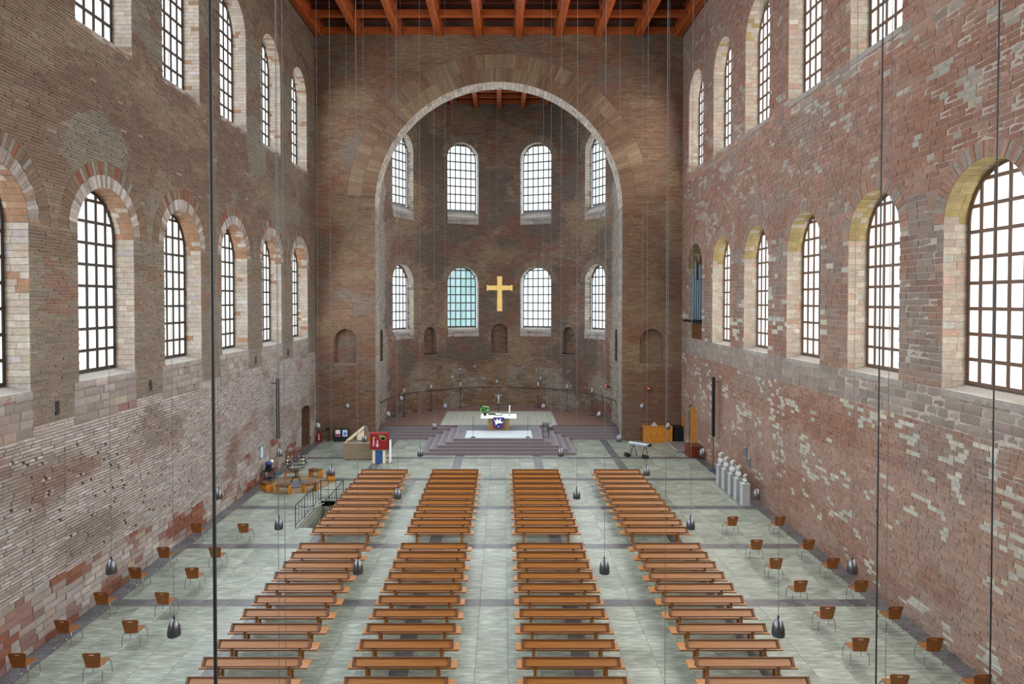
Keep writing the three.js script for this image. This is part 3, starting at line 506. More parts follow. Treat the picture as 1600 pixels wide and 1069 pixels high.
// ---------------------------------------------------------------- ceiling
{
  const ceil = structure('ceiling', box(2 * HW + 2, 0.4, LEN + 2, 0, TOP + 1.5, LEN / 2), M.woodPanel, 'dark coffered wooden ceiling with orange-brown beams', 'ceiling');
  const rx = [-12.66, -9.84, -7.03, -4.215, -1.405, 1.405, 4.215, 7.03, 9.84, 12.66];
  rx.forEach((x) => part(ceil, 'main_beam', join([rbox(0.5, 0.5, LEN, 0.04, x, TOP + 0.29, LEN / 2), rbox(0.66, 0.75, LEN, 0.04, x, TOP + 0.92, LEN / 2)]), M.woodCeil));
  const cross = box(2.81 - 0.56, 0.42, 0.34), lip = join([box(2.1, 0.16, 0.1, 0, 0, 0.85), box(2.1, 0.16, 0.1, 0, 0, -0.85), box(0.1, 0.16, 1.8, 0.98, 0, 0), box(0.1, 0.16, 1.8, -0.98, 0, 0)]);
  for (let k = 0; k * 2.72 < LEN; k++) for (let i = 0; i + 1 < rx.length; i++) {
    const x = (rx[i] + rx[i + 1]) / 2, z = 0.17 + 2.72 * k;
    part(ceil, 'cross_beam', cross, M.woodCeil).position.set(x, TOP + 0.42, z);
    if (z + 2.72 < LEN) { part(ceil, 'coffer_frame', lip, M.woodCeilDark).position.set(x, TOP + 0.92, z + 1.36); }
  }
  // apse ceiling
  const s = new THREE.Shape(); s.moveTo(-AR - 0.6, 0); s.lineTo(AR + 0.6, 0); s.absarc(0, 1.7, AR + 0.6, 0, PI, false); s.lineTo(-AR - 0.6, 0);
  const ac = structure('ceiling_apse', new THREE.ExtrudeGeometry(s, { depth: 0.3, bevelEnabled: false, curveSegments: 40 }).rotateX(-PI / 2).translate(0, ATOP + 0.7, 0.0), M.woodPanel, 'small coffered wooden ceiling above the apse', 'ceiling');
  for (let i = -4; i <= 4; i++) { const x = i * 2 + 0, L = 1.7 + Math.sqrt(Math.max(0, AR * AR - x * x)); part(ac, 'main_beam', rbox(0.34, 0.5, L - 1.75, 0.03, x, ATOP + 0.3, -1.72 - (L - 1.75) / 2), M.woodCeil); }
  for (let k = 0; k < 6; k++) { const z = -2.2 - 1.5 * k, hw = Math.sqrt(Math.max(0.1, AR * AR - (z - AC) ** 2)); part(ac, 'cross_beam', box(2 * hw - 0.1, 0.28, 0.26, 0, ATOP + 0.48, z), M.woodCeil); }
}

// ---------------------------------------------------------------- chancel: steps and floor
{
  const st = thing('chancel_steps', 'purple-grey stone steps up to the altar platform', 'steps', [0, 0, 0], 0, null, 'structure');
  const H5 = 0.16, W = AR - 0.03;
  for (let k = 0; k < 5; k++) {
    const zl = -0.3 - 0.305 * k, xc = 4.95 - 0.505 * k, zc = 4.45 - 0.31 * k, s = new THREE.Shape();
    s.moveTo(-W, -zl); s.lineTo(-xc, -zl); s.lineTo(-xc, -zc); s.lineTo(xc, -zc); s.lineTo(xc, -zl); s.lineTo(W, -zl); s.lineTo(W, 1.7); s.absarc(0, 1.7, W, 0, PI, false); s.lineTo(-W, -zl);
    part(st, 'step', new THREE.ExtrudeGeometry(s, { depth: H5 - 0.035, bevelEnabled: false, curveSegments: 40 }).rotateX(-PI / 2).translate(0, k * H5, 0), M.purple);
    const n = new THREE.Shape(); const o = 0.03; // overhanging nosing
    n.moveTo(-W, -zl - o); n.lineTo(-xc - o, -zl - o); n.lineTo(-xc - o, -zc - o); n.lineTo(xc + o, -zc - o); n.lineTo(xc + o, -zl - o); n.lineTo(W, -zl - o); n.lineTo(W, 1.7); n.absarc(0, 1.7, W, 0, PI, false); n.lineTo(-W, -zl - o);
    part(st, 'tread', new THREE.ExtrudeGeometry(n, { depth: 0.035, bevelEnabled: false, curveSegments: 40 }).rotateX(-PI / 2).translate(0, (k + 1) * H5 - 0.035, 0), M.treadStone);
    const y = (k + 1) * H5 + 0.002, nose = 0.11;
    part(st, 'nosing', box(2 * xc + 2 * o, 0.006, nose, 0, y, zc + o - nose / 2), M.purple); for (const sg of [-1, 1]) { part(st, 'nosing', box(nose, 0.006, zc - zl - nose, sg * (xc + o - nose / 2), y, (zc + zl - nose) / 2 + o), M.purple); part(st, 'nosing', box(W - xc - o, 0.006, nose, sg * (W + xc + o) / 2, y, zl + o - nose / 2), M.purple); }
  }
  // pavings on the top
  part(st, 'slate_slab', box(5.5, 0.012, 2.1, 0, 0.806, -0.52), M.slate); part(st, 'marble_panel', box(4.5, 0.014, 2.5, 0.02, 0.807, 1.76), M.whiteStone);
  for (let i = 0; i < 9; i++) for (let j = 0; j < 6; j++) { const g = part(st, 'floor_tile', box(0.94, 0.012, 0.96, -3.8 + 0.95 * i, 0.806, -2.1 - 0.98 * j), M.paleTile); g.userData.kind = 'structure'; }
  for (const sg of [-1, 1]) for (let k = 0; k < 14; k++) { const z = -1.75 - 0.6 * k, hw = Math.sqrt(Math.max(0, (AR - 0.1) ** 2 - Math.min(0, z - 0.3 - AC) ** 2)); if (hw < 4.5) continue; part(st, 'brick_paving', box(hw - 4.35, 0.012, 0.57, sg * (4.35 + hw) / 2, 0.806, z), M.brownTile); }
  for (let k = 0; k < 3; k++) { const z = -8.2 - 0.6 * k, hw = Math.sqrt(Math.max(0, (AR - 0.1) ** 2 - (z - 0.3 - AC) ** 2)); part(st, 'brick_paving', box(Math.min(8.6, 2 * hw), 0.012, 0.57, 0, 0.806, z), M.brownTile); }
}

// ---------------------------------------------------------------- doors
{
  const d = thing('door_1', 'orange-brown arched wooden door in the right wall near the corner', 'door', [HW + 0.22, 0.12, doorR.z], -PI / 2, null, 'structure'); d.name = 'door_1';
  const w = 2 * doorR.r / 6;
  for (let i = 0; i < 6; i++) { const x0 = -doorR.r + i * w, s = new THREE.Shape(), f = (x) => doorR.vs - 0.12 + doorR.ry * Math.sqrt(Math.max(0, 1 - (x / doorR.r) ** 2)); s.moveTo(x0 + 0.005, 0); for (let k = 0; k <= 6; k++) { const x = x0 + 0.005 + (w - 0.01) * k / 6; s.lineTo(x, f(x)); } s.lineTo(x0 + w - 0.005, 0); part(d, 'plank', new THREE.ExtrudeGeometry(s, { depth: 0.06, bevelEnabled: false }), M.woodPale); }
  part(d, 'handle', join([rod([0.55, 1.0, 0.06], [0.55, 1.0, 0.14], 0.015), rod([0.55, 1.0, 0.13], [0.42, 1.0, 0.13], 0.015)]), M.iron);
  part(d, 'door_backing', box(2 * doorR.r + 0.3, 3.4, 0.1, 0, 1.5, -0.1), M.woodDark);
  const e = thing('door_2', 'dark recessed doorway with a segmental head in the left wall', 'door', [-HW - 0.95, 0, doorL.z], PI / 2, null, 'structure'); e.name = 'door_2';
  part(e, 'door_leaf', box(2.3, 3.2, 0.08, 0, 1.6, 0), M.woodRed);
  for (let i = 0; i < 4; i++) for (let j = 0; j < 2; j++) part(e, 'door_panel', rbox(0.8, 0.6, 0.05, 0.02, -0.5 + j, 0.4 + 0.75 * i, 0.05), M.woodRed);
  part(e, 'threshold', box(2.0, 0.04, 0.9, 0, 0.02, 0.45), M.purple);
}

// ---------------------------------------------------------------- pews
{
  const proto = thing('pew', '', 'pew');
  const L = 2.54, SL = 2.82;
  part(proto, 'seat', rbox(SL, 0.045, 0.4, 0.012, 0, 0.42, -0.2), M.wood);
  part(proto, 'backrest', rbox(L, 0.21, 0.026, 0.008, 0, 0.61, -0.012), M.wood);
  const rail = new THREE.Group(); rail.name = 'book_tray'; rail.position.set(0, 0.715, 0.004); rail.rotation.x = 0.86; proto.add(rail);
  part(rail, 'tray_board', rbox(L - 0.04, 0.02, 0.2, 0.006, 0, -0.03, 0.105), M.wood);
  part(rail, 'top_rim', rbox(L, 0.085, 0.03, 0.008, 0, 0.0, 0.0), M.woodDark); part(rail, 'bottom_rim', rbox(L, 0.07, 0.024, 0.008, 0, -0.01, 0.205), M.woodDark);
  for (const s of [-1, 1]) part(rail, 'end_rim', rbox(0.07, 0.07, 0.2, 0.008, s * (L / 2 - 0.036), -0.005, 0.105), M.woodDark);
  for (const s of [-1, 1]) { const x = s * 0.92; part(proto, 'leg', rbox(0.075, 0.6, 0.05, 0.008, x, 0.3, -0.045), M.wood); part(proto, 'leg', rbox(0.075, 0.4, 0.05, 0.008, x, 0.2, -0.33), M.wood); part(proto, 'brace', box(0.05, 0.06, 0.26, x, 0.36, -0.19), M.woodDark); }
  const cols = [[-6.16, 'leftmost'], [-2.3, 'second from left'], [2.07, 'third from left'], [6.53, 'rightmost']]; let first = true;
  for (const [x, cn] of cols) for (const [gn, z0, dz] of [['front', 10.88, 0.916], ['rear', 21.81, 0.891]]) for (let k = 0; k < 11; k++) {
    const label = `brown wooden pew, ${cn} column, ${ordinal[k]} row of the ${gn} block`, pos = [x, 0, z0 + dz * k];
    if (first) { proto.position.set(...pos); proto.userData.label = label; proto.userData.group = 'wooden pews facing the altar'; first = false; } else copy(proto, label, pos);
  }
}
// ---------------------------------------------------------------- chairs
{
  const c = thing('stacking_chair', '', 'chair', [0, 0, 0], 0, 'single wooden chairs along the side walls');
  const shell = (w0, w1, h, bend, slot) => { const s = new THREE.Shape(), r = 0.05; s.moveTo(-w0 / 2 + r, 0); s.lineTo(w0 / 2 - r, 0); s.quadraticCurveTo(w0 / 2, 0, w0 / 2, r); s.lineTo(w1 / 2, h - r); s.quadraticCurveTo(w1 / 2, h, w1 / 2 - r, h); s.lineTo(-w1 / 2 + r, h); s.quadraticCurveTo(-w1 / 2, h, -w1 / 2, h - r); s.lineTo(-w0 / 2, r); s.quadraticCurveTo(-w0 / 2, 0, -w0 / 2 + r, 0); if (slot) { const p = new THREE.Path(); p.moveTo(-0.07, h - 0.075); p.lineTo(0.07, h - 0.075); p.lineTo(0.07, h - 0.045); p.lineTo(-0.07, h - 0.045); s.holes.push(p); } return new THREE.ExtrudeGeometry(s, { depth: 0.012, bevelEnabled: true, bevelSize: 0.003, bevelThickness: 0.003, bevelSegments: 1 }); };
  part(c, 'backrest', shell(0.36, 0.46, 0.42, 0, true).rotateX(0.16).translate(0, 0.42, 0.2), M.chairWood);
  part(c, 'seat', shell(0.38, 0.44, 0.42).rotateX(-PI / 2).translate(0, 0.44, 0.21), M.chairWood);
  for (const sx of [-1, 1]) for (const sz of [-1, 1]) { const l = part(c, 'leg', tube([[sx * 0.2, 0.43, sz * 0.16], [sx * 0.235, 0.36, sz * 0.2], [sx * 0.25, 0.01, sz * 0.24]], 0.011, 8, 6), M.chrome); part(l, 'foot', cyl(0.015, 0.015, 0.02, sx * 0.25, 0.01, sz * 0.24, 8), M.white); }
  part(c, 'seat_frame', join([rod([-0.2, 0.425, -0.16], [0.2, 0.425, -0.16], 0.011), rod([-0.2, 0.425, 0.16], [0.2, 0.425, 0.16], 0.011), rod([-0.2, 0.425, -0.16], [-0.2, 0.425, 0.18], 0.011), rod([0.2, 0.425, -0.16], [0.2, 0.425, 0.18], 0.011)]), M.chrome);
  const lz = [19.62, 22.23, 24.08, 26.0, 27.8, 29.56], rz = [18.77, 21.45, 23.26, 25.12, 26.95, 28.77, 30.53]; let first = true; const R = rng(5);
  for (const [side, zs, xa, xi] of [['left', lz, -12.26, -10.34], ['right', rz, 12.0, 10.0]]) for (const [x, where] of [[xa, 'against the wall'], [xi, 'nearer the pews']]) zs.forEach((z, k) => {
    const label = `wooden chair with metal legs, ${side} aisle ${where}, ${ordinal[k]} from the altar`, turn = (R() - 0.5) * 0.16;
    if (first) { c.position.set(x, 0, z); c.rotation.y = turn; c.userData.label = label; first = false; } else copy(c, label, [x, 0, z], turn);
  });
}
// ---------------------------------------------------------------- pendant lamps
{
  const H = 4.4, CR = 0.0045;
  function lamp(x, z, label, h = H, top = TOP + 1.3, s = 1, cr = CR, cm = M.cable) {
    const o = thing('pendant_lamp', label, 'lamp', [x, h, z], 0, 'steel bell lamps hung on long cables');
    part(o, 'shade', lathe([[0.098, 0], [0.105, 0.02], [0.103, 0.09], [0.09, 0.17], [0.066, 0.235], [0.035, 0.275], [0.014, 0.29], [0.012, 0.29], [0.033, 0.268], [0.062, 0.228], [0.086, 0.165], [0.098, 0.09], [0.1, 0.02], [0.098, 0]], 24).scale(s, s, s), M.steel);
    part(o, 'collar', cyl(0.012, 0.016, 0.06, 0, 0.31 * s, 0, 10), M.iron);
    part(o, 'bulb', ball(0.035 * s, 0, 0.1, 0), M.white);
    part(o, 'cable', cyl(cr, cr, top - h - 0.3 * s, 0, (top - h + 0.3 * s) / 2, 0, 8), cm);
  }
  const cn = ['outer left', 'middle left', 'inner left', 'inner right', 'middle right', 'outer right'], X = [-7.65, -5.13, -2.64, 2.37, 4.86, 7.41];
  const odd = [13.05, 18.4, 23.3, 28.35, 33.4], even = [15.5, 20.9, 25.9, 30.8, 35.9];
  X.forEach((x, i) => (i % 3 === 1 ? even : odd).forEach((z, k) => lamp(x, z, `steel bell pendant lamp, ${cn[i]} line, ${ordinal[k]} from the altar`)));
  lamp(-5.3, 10.4, 'steel bell pendant lamp in front of the left arch pier');
  for (const [x, z, w] of [[-3.25, 0.39, 'left side under the arch'], [2.95, 1.0, 'right side under the arch'], [-0.1, 2.9, 'centre before the altar'], [-3.05, -4.6, 'left of the altar inside the apse'], [2.92, -4.6, 'right of the altar inside the apse'], [-2.0, -7.0, 'left at the back of the apse'], [1.98, -7.0, 'right at the back of the apse']]) lamp(x, z, `small steel bell pendant lamp, ${w}`, H, z > -0.2 ? TOP + 1.3 : ATOP + 0.7);
  // lamps whose shades hang below the picture: only their cables cross it
  for (const [x, z, w] of [[-1.1, 43.5, 'thick near cable at far left'], [3.74, 40.7, 'dark near cable on the right'], [4.9, 40.55, 'near cable at the right edge'], [-2.64, 38.1, 'near cable left of centre'], [-2.42, 38.5, 'second near cable left of centre'], [2.37, 38.4, 'near cable right of centre'], [5.0, 38.7, 'near cable beside the right windows']]) lamp(x, z, `pendant lamp on long cable, ${w}`, H, TOP + 1.3, 1, z > 43 ? 0.0095 : z > 40 ? 0.0075 : 0.004, z > 40 ? M.black : M.cable);
}

// ---------------------------------------------------------------- altar and what stands round it
{
  const a = thing('altar', 'block altar with pale stone top on a brown base', 'altar', [0.0, 0.8, -0.25]);
  part(a, 'base', join([rbox(1.5, 0.72, 0.95, 0.02, 0, 0.42, 0), rbox(1.66, 0.08, 1.05, 0.02, 0, 0.04, 0)]), M.altarWood);
  part(a, 'shadow_joint', box(1.3, 0.05, 0.8, 0, 0.8, 0), M.woodDark);  // recessed joint, its dark colour put in as the shadow under the top
  part(a, 'table_top', rbox(2.5, 0.12, 1.15, 0.015, 0, 0.885, 0), M.sandStone);
  const cl = thing('altar_cloth', 'white cloth covering the altar top', 'cloth', [0, 1.745, -0.25]);
  part(cl, 'cloth_sheet', rbox(2.54, 0.012, 1.19, 0.005, 0, 0.007, 0), M.white); for (const s of [-1, 1]) part(cl, 'cloth_drop', box(2.54, 0.13, 0.01, 0, -0.055, s * 0.592), M.white);
  const p = thing('altar_hanging', 'blue and purple hanging with a white dove on the altar front', 'hanging', [0, 1.72, 0.36]);
  part(p, 'cloth_panel', rbox(0.76, 0.78, 0.014, 0.005, 0, -0.4, 0), std({ color: 0x2a2a72, roughness: 0.85 }));
  part(p, 'purple_corner', new THREE.ExtrudeGeometry(new THREE.Shape([[-0.38, -0.79], [-0.12, -0.79], [-0.38, -0.4]].map((q) => new THREE.Vector2(...q))), { depth: 0.006, bevelEnabled: false }).translate(0, 0, 0.008), std({ color: 0x6a2350, roughness: 0.85 }));
  part(p, 'purple_corner', new THREE.ExtrudeGeometry(new THREE.Shape([[0.38, -0.79], [0.08, -0.79], [0.38, -0.3]].map((q) => new THREE.Vector2(...q))), { depth: 0.006, bevelEnabled: false }).translate(0, 0, 0.008), std({ color: 0x6a2350, roughness: 0.85 }));
  part(p, 'dove', new THREE.ExtrudeGeometry(new THREE.Shape([[-0.34, -0.1], [-0.2, -0.28], [-0.12, -0.06], [0.0, -0.24], [0.14, -0.05], [0.16, -0.28], [0.22, -0.34], [0.36, -0.28], [0.24, -0.42], [0.1, -0.42], [-0.05, -0.42], [-0.2, -0.56], [-0.24, -0.38]].map((q) => new THREE.Vector2(...q))), { depth: 0.008, bevelEnabled: false }).translate(0, 0, 0.012), M.white);
  part(p, 'blue_disc', cyl(0.07, 0.07, 0.006, 0, 0, 0, 16).rotateX(PI / 2).translate(-0.02, -0.66, 0.012), std({ color: 0x5f8fb8, roughness: 0.8 }));
  const Y = 1.765;
  const b = thing('bible_stand', 'open white book on a dark stand at the middle of the altar', 'book', [-0.02, Y, -0.25]);
  part(b, 'stand', rbox(0.5, 0.03, 0.34, 0.01, 0, 0.02, 0).rotateX(0.18).translate(0, 0.03, 0), M.black); for (const s of [-1, 1]) part(b, 'page', rbox(0.2, 0.02, 0.28, 0.006, s * 0.102, 0.05, 0).rotateX(0.18).translate(0, 0.03, 0), M.white);
  const t = thing('service_tray', 'dark flat tray on the altar beside the bouquet', 'tray', [-0.5, Y, -0.5]); part(t, 'tray_plate', rbox(0.5, 0.02, 0.22, 0.008, 0, 0.012, 0), M.black); part(t, 'tray_rim', join([box(0.5, 0.03, 0.012, 0, 0.03, 0.105), box(0.5, 0.03, 0.012, 0, 0.03, -0.105)]), M.black);
  const c = thing('altar_candle', 'thick white candle on a glass holder on the altar', 'candle', [0.78, Y, -0.2]);
  part(c, 'holder', lathe([[0, 0], [0.12, 0], [0.12, 0.02], [0.03, 0.05], [0.03, 0.14], [0.09, 0.19], [0.09, 0.22], [0, 0.22]]), M.plinth); part(c, 'wax', cyl(0.055, 0.055, 0.5, 0, 0.47, 0), M.cream); part(c, 'wick', cyl(0.005, 0.005, 0.03, 0, 0.735, 0, 6), M.black);
  const f = thing('flower_bouquet', 'round bouquet of green leaves and pale flowers on the altar', 'flowers', [-0.98, Y, -0.15]); const R = rng(31);
  part(f, 'vase', lathe([[0, 0], [0.09, 0], [0.12, 0.08], [0.08, 0.16], [0.1, 0.2], [0, 0.2]]), M.iron);
  const leafShape = new THREE.SphereGeometry(1, 6, 4).scale(0.065, 0.018, 0.04);
  for (let i = 0; i < 90; i++) { const th = R() * 2 * PI, ph = Math.acos(1 - 1.5 * R()), r = 0.2 + 0.12 * R(); const l = part(f, 'leaf', leafShape, M.leaf); l.position.set(r * Math.sin(ph) * Math.cos(th), 0.36 + r * Math.cos(ph), r * Math.sin(ph) * Math.sin(th)); l.rotation.set(R() * 3, R() * 6, R() * 3); }
  const bloom = new THREE.SphereGeometry(0.036, 8, 6); for (let i = 0; i < 18; i++) { const th = R() * 2 * PI, ph = Math.acos(1 - 1.1 * R()), r = 0.31; part(f, 'bloom', bloom, M.flower).position.set(r * Math.sin(ph) * Math.cos(th), 0.36 + r * Math.cos(ph), r * Math.sin(ph) * Math.sin(th)); }
  part(f, 'stems', join([...Array(7)].map((_, i) => rod([0.05 * Math.cos(i), 0.18, 0.05 * Math.sin(i)], [0.15 * Math.cos(i), 0.36, 0.15 * Math.sin(i)], 0.008, 5))), M.leaf);
  const x = thing('processional_crucifix', 'dark metal crucifix on a tall pole behind the altar', 'crucifix', [-0.02, 0.8, -1.5]);
  part(x, 'foot', cyl(0.22, 0.25, 0.05, 0, 0.025, 0), M.iron); part(x, 'pole', rod([0, 0.05, 0], [0, 1.6, 0], 0.022), M.iron); part(x, 'cross', join([rbox(0.07, 0.85, 0.04, 0.01, 0, 1.95, 0), rbox(0.72, 0.07, 0.04, 0.01, 0, 2.22, 0)]), M.iron);
  part(x, 'figure', join([ball(0.05, 0, 2.27, 0.06), ball(0.075, 0, 2.05, 0.05, 0.9, 2.1, 0.6), rod([0, 2.15, 0.05], [-0.28, 2.24, 0.04], 0.022), rod([0, 2.15, 0.05], [0.28, 2.24, 0.04], 0.022), rod([0.02, 1.92, 0.05], [0.0, 1.62, 0.05], 0.035)]), M.plinth);
  for (const [mx, w] of [[-1.69, 'left'], [1.97, 'right']]) { const m = thing('microphone_stand', `thin black microphone stand on the ${w} front of the altar platform`, 'stand', [mx, 0.814, 2.85]); part(m, 'foot', cyl(0.16, 0.17, 0.025, 0, 0.0125, 0, 20), M.iron); part(m, 'rod', rod([0, 0.02, 0], [0, 1.3, 0], 0.011), M.iron); part(m, 'microphone', cyl(0.018, 0.012, 0.12, 0, 1.34, 0, 8), M.black); }
  const r = thing('reading_desk', 'black metal-rod reading desk on the altar steps at right', 'lectern', [3.18, 0.64, 2.5]);
  for (const sx of [-1, 1]) for (const sz of [-1, 1]) part(r, 'leg', rod([sx * 0.19, 0, sz * 0.17], [sx * 0.19, 1.0, sz * 0.17], 0.014), M.iron);
  for (let i = 0; i < 4; i++) part(r, 'bar', rod([-0.12 + 0.08 * i, 0.1, 0.17], [-0.12 + 0.08 * i, 0.95, 0.17], 0.01), M.iron);
  part(r, 'desk_top', rbox(0.5, 0.04, 0.44, 0.01, 0, 0, 0).rotateX(0.15).translate(0, 1.03, 0), M.black); part(r, 'cross_bar', join([rod([-0.19, 0.5, 0.17], [0.19, 0.5, 0.17], 0.012), rod([-0.19, 0.12, 0.17], [0.19, 0.12, 0.17], 0.012), rod([-0.19, 0.5, -0.17], [0.19, 0.5, -0.17], 0.012)]), M.iron);
  const spots = [[-7.97, -5.45], [-6.05, -8.2], [-3.6, -10.0], [3.6, -10.0], [5.95, -8.2], [7.93, -5.8]];
  spots.forEach(([sx, sz], i) => { const k = 8.3 / Math.hypot(sx, sz - AC); const s = thing('candle_stand', `tall black candle stand along the apse wall, ${ordinal[i]} from the left`, 'candle stand', [sx * k, 0.812, AC + (sz - AC) * k], 0, 'candle stands round the apse'); part(s, 'foot', cyl(0.16, 0.18, 0.03, 0, 0.015, 0), M.iron); part(s, 'pole', rod([0, 0.03, 0], [0, 1.85, 0], 0.022), M.iron); part(s, 'drip_plate', cyl(0.08, 0.05, 0.04, 0, 1.86, 0), M.iron); part(s, 'candle', cyl(0.04, 0.04, 0.3, 0, 2.03, 0, 12), M.cream); });
  const g = thing('gold_cross', 'large golden cross hanging in the apse between the windows', 'cross', [0.03, 9.08, -8.2]);
  const sh = new THREE.Shape([[-0.2, 0], [0.2, 0], [0.17, 1.74], [0.95, 1.76], [0.95, 1.7], [1.06, 1.7], [1.06, 2.16], [0.95, 2.16], [0.95, 2.1], [0.17, 2.12], [0.2, 2.88], [-0.2, 2.88], [-0.17, 2.12], [-0.95, 2.1], [-0.95, 2.16], [-1.06, 2.16], [-1.06, 1.7], [-0.95, 1.7], [-0.95, 1.76], [-0.17, 1.74]].map((q) => new THREE.Vector2(...q)));
  part(g, 'cross_body', new THREE.ExtrudeGeometry(sh, { depth: 0.07, bevelEnabled: true, bevelSize: 0.012, bevelThickness: 0.012, bevelSegments: 1 }), M.gold); part(g, 'centre_boss', cyl(0.14, 0.14, 0.03, 0, 0, 0, 20).rotateX(PI / 2).translate(0, 1.93, 0.1), M.gold);
  for (const s of [-1, 1]) part(g, 'wire', rod([s * 0.9, 2.1, 0.03], [s * 0.9, ATOP + 0.3 - 9.08, 0.03], 0.004, 5), M.cable);
}
// ---------------------------------------------------------------- pulpit and lectern at the left of the steps
{
  const p = thing('pulpit', 'low stone pulpit enclosure with a pale gabled parapet', 'pulpit', [-8.72, 0, 5.6]);
  part(p, 'front_wall', rbox(1.95, 1.0, 0.2, 0.02, 0, 0.55, 0), M.sandStone); part(p, 'side_wall', rbox(0.2, 1.0, 2.0, 0.02, -0.88, 0.55, -1.1), M.sandStone);
  part(p, 'floor_block', rbox(1.7, 0.3, 1.9, 0.02, 0.05, 0.15, -1.1), M.concrete);
  for (let i = 0; i < 11; i++) part(p, 'foot_scallop', cyl(0.075, 0.075, 0.24, 0, 0, 0, 12).rotateX(PI / 2).translate(-0.86 + 0.17 * i, 0.08, 0), M.sandStone);
  const gable = (pts, d, z, m, nm) => part(p, nm, new THREE.ExtrudeGeometry(new THREE.Shape(pts.map((q) => new THREE.Vector2(...q))), { depth: d, bevelEnabled: false }).translate(0, 0, z), m);
  gable([[-0.98, 1.05], [-0.72, 1.05], [0.16, 1.78], [0.16, 1.98]], 0.12, -0.9, M.cream, 'gable_rail'); gable([[-0.3, 1.05], [0.02, 1.05], [0.16, 1.3], [0.16, 1.7], [-0.3, 1.36]], 0.1, -0.88, M.cream, 'gable_panel');
  gable([[0.14, 1.98], [0.3, 1.9], [0.55, 1.3], [0.42, 1.25]], 0.12, -0.9, M.purple, 'gable_rail'); part(p, 'inner_panel', rbox(1.0, 0.5, 0.06, 0.01, 0.25, 1.2, -1.2), M.woodPale);
  const l = thing('cloth_lectern', 'lectern hung with a deep red embroidered cloth', 'lectern', [-7.26, 0, 6.45]);
  part(l, 'stem', join([rbox(0.16, 0.8, 0.35, 0.01, -0.32, 0.4, 0), rbox(0.16, 0.8, 0.35, 0.01, 0.3, 0.4, 0)]), M.cream); part(l, 'blue_panel', rbox(0.46, 0.8, 0.3, 0.01, -0.01, 0.4, 0), M.blue);
  part(l, 'body', rbox(1.06, 1.0, 0.5, 0.02, 0, 1.3, -0.05), M.sandStone);
  const cloth = part(l, 'cloth', join([rbox(1.1, 0.98, 0.02, 0.008, 0, 1.36, 0.22), rbox(0.02, 0.98, 0.5, 0.008, 0.55, 1.36, -0.03), rbox(1.1, 0.02, 0.5, 0.008, 0, 1.84, -0.03)]), M.red);
  const patch = (pts, m, nm) => part(cloth, nm, new THREE.ExtrudeGeometry(new THREE.Shape(pts.map((q) => new THREE.Vector2(...q))), { depth: 0.006, bevelEnabled: false }).translate(0, 0, 0.23), m);
  patch([[0.02, 1.78], [0.3, 1.74], [0.47, 1.62], [0.42, 1.44], [0.2, 1.42], [0.02, 1.58]], std({ color: 0x6f7d4a, roughness: 0.9 }), 'olive_patch'); patch([[0.1, 1.6], [0.4, 1.6], [0.36, 1.48], [0.2, 1.46]], std({ color: 0x8aa080, roughness: 0.9 }), 'green_patch');
  const fig = std({ color: 0xc9a0a8, roughness: 0.9 }); patch([[-0.34, 1.62], [-0.26, 1.66], [-0.22, 1.58], [-0.3, 1.52], [-0.26, 1.3], [-0.3, 1.08], [-0.38, 1.06], [-0.36, 1.3]], fig, 'figure_patch'); patch([[-0.12, 1.45], [-0.02, 1.4], [-0.06, 1.26], [0.02, 1.08], [-0.12, 1.0], [-0.2, 1.14], [-0.12, 1.28]], fig, 'figure_patch');
  part(l, 'side_panel', rbox(0.04, 1.35, 0.55, 0.01, 0.66, 0.72, 0.0), M.white); part(l, 'gooseneck', tube([[-0.3, 1.85, -0.1], [-0.2, 1.98, -0.1], [0.05, 1.98, -0.1], [0.1, 1.86, 0.05]], 0.014, 16, 6), M.black); part(l, 'reading_light', join([rod([0.48, 1.85, -0.1], [0.48, 2.02, -0.1], 0.015), rbox(0.36, 0.05, 0.1, 0.01, 0.5, 2.04, -0.05)]), M.steel);
}
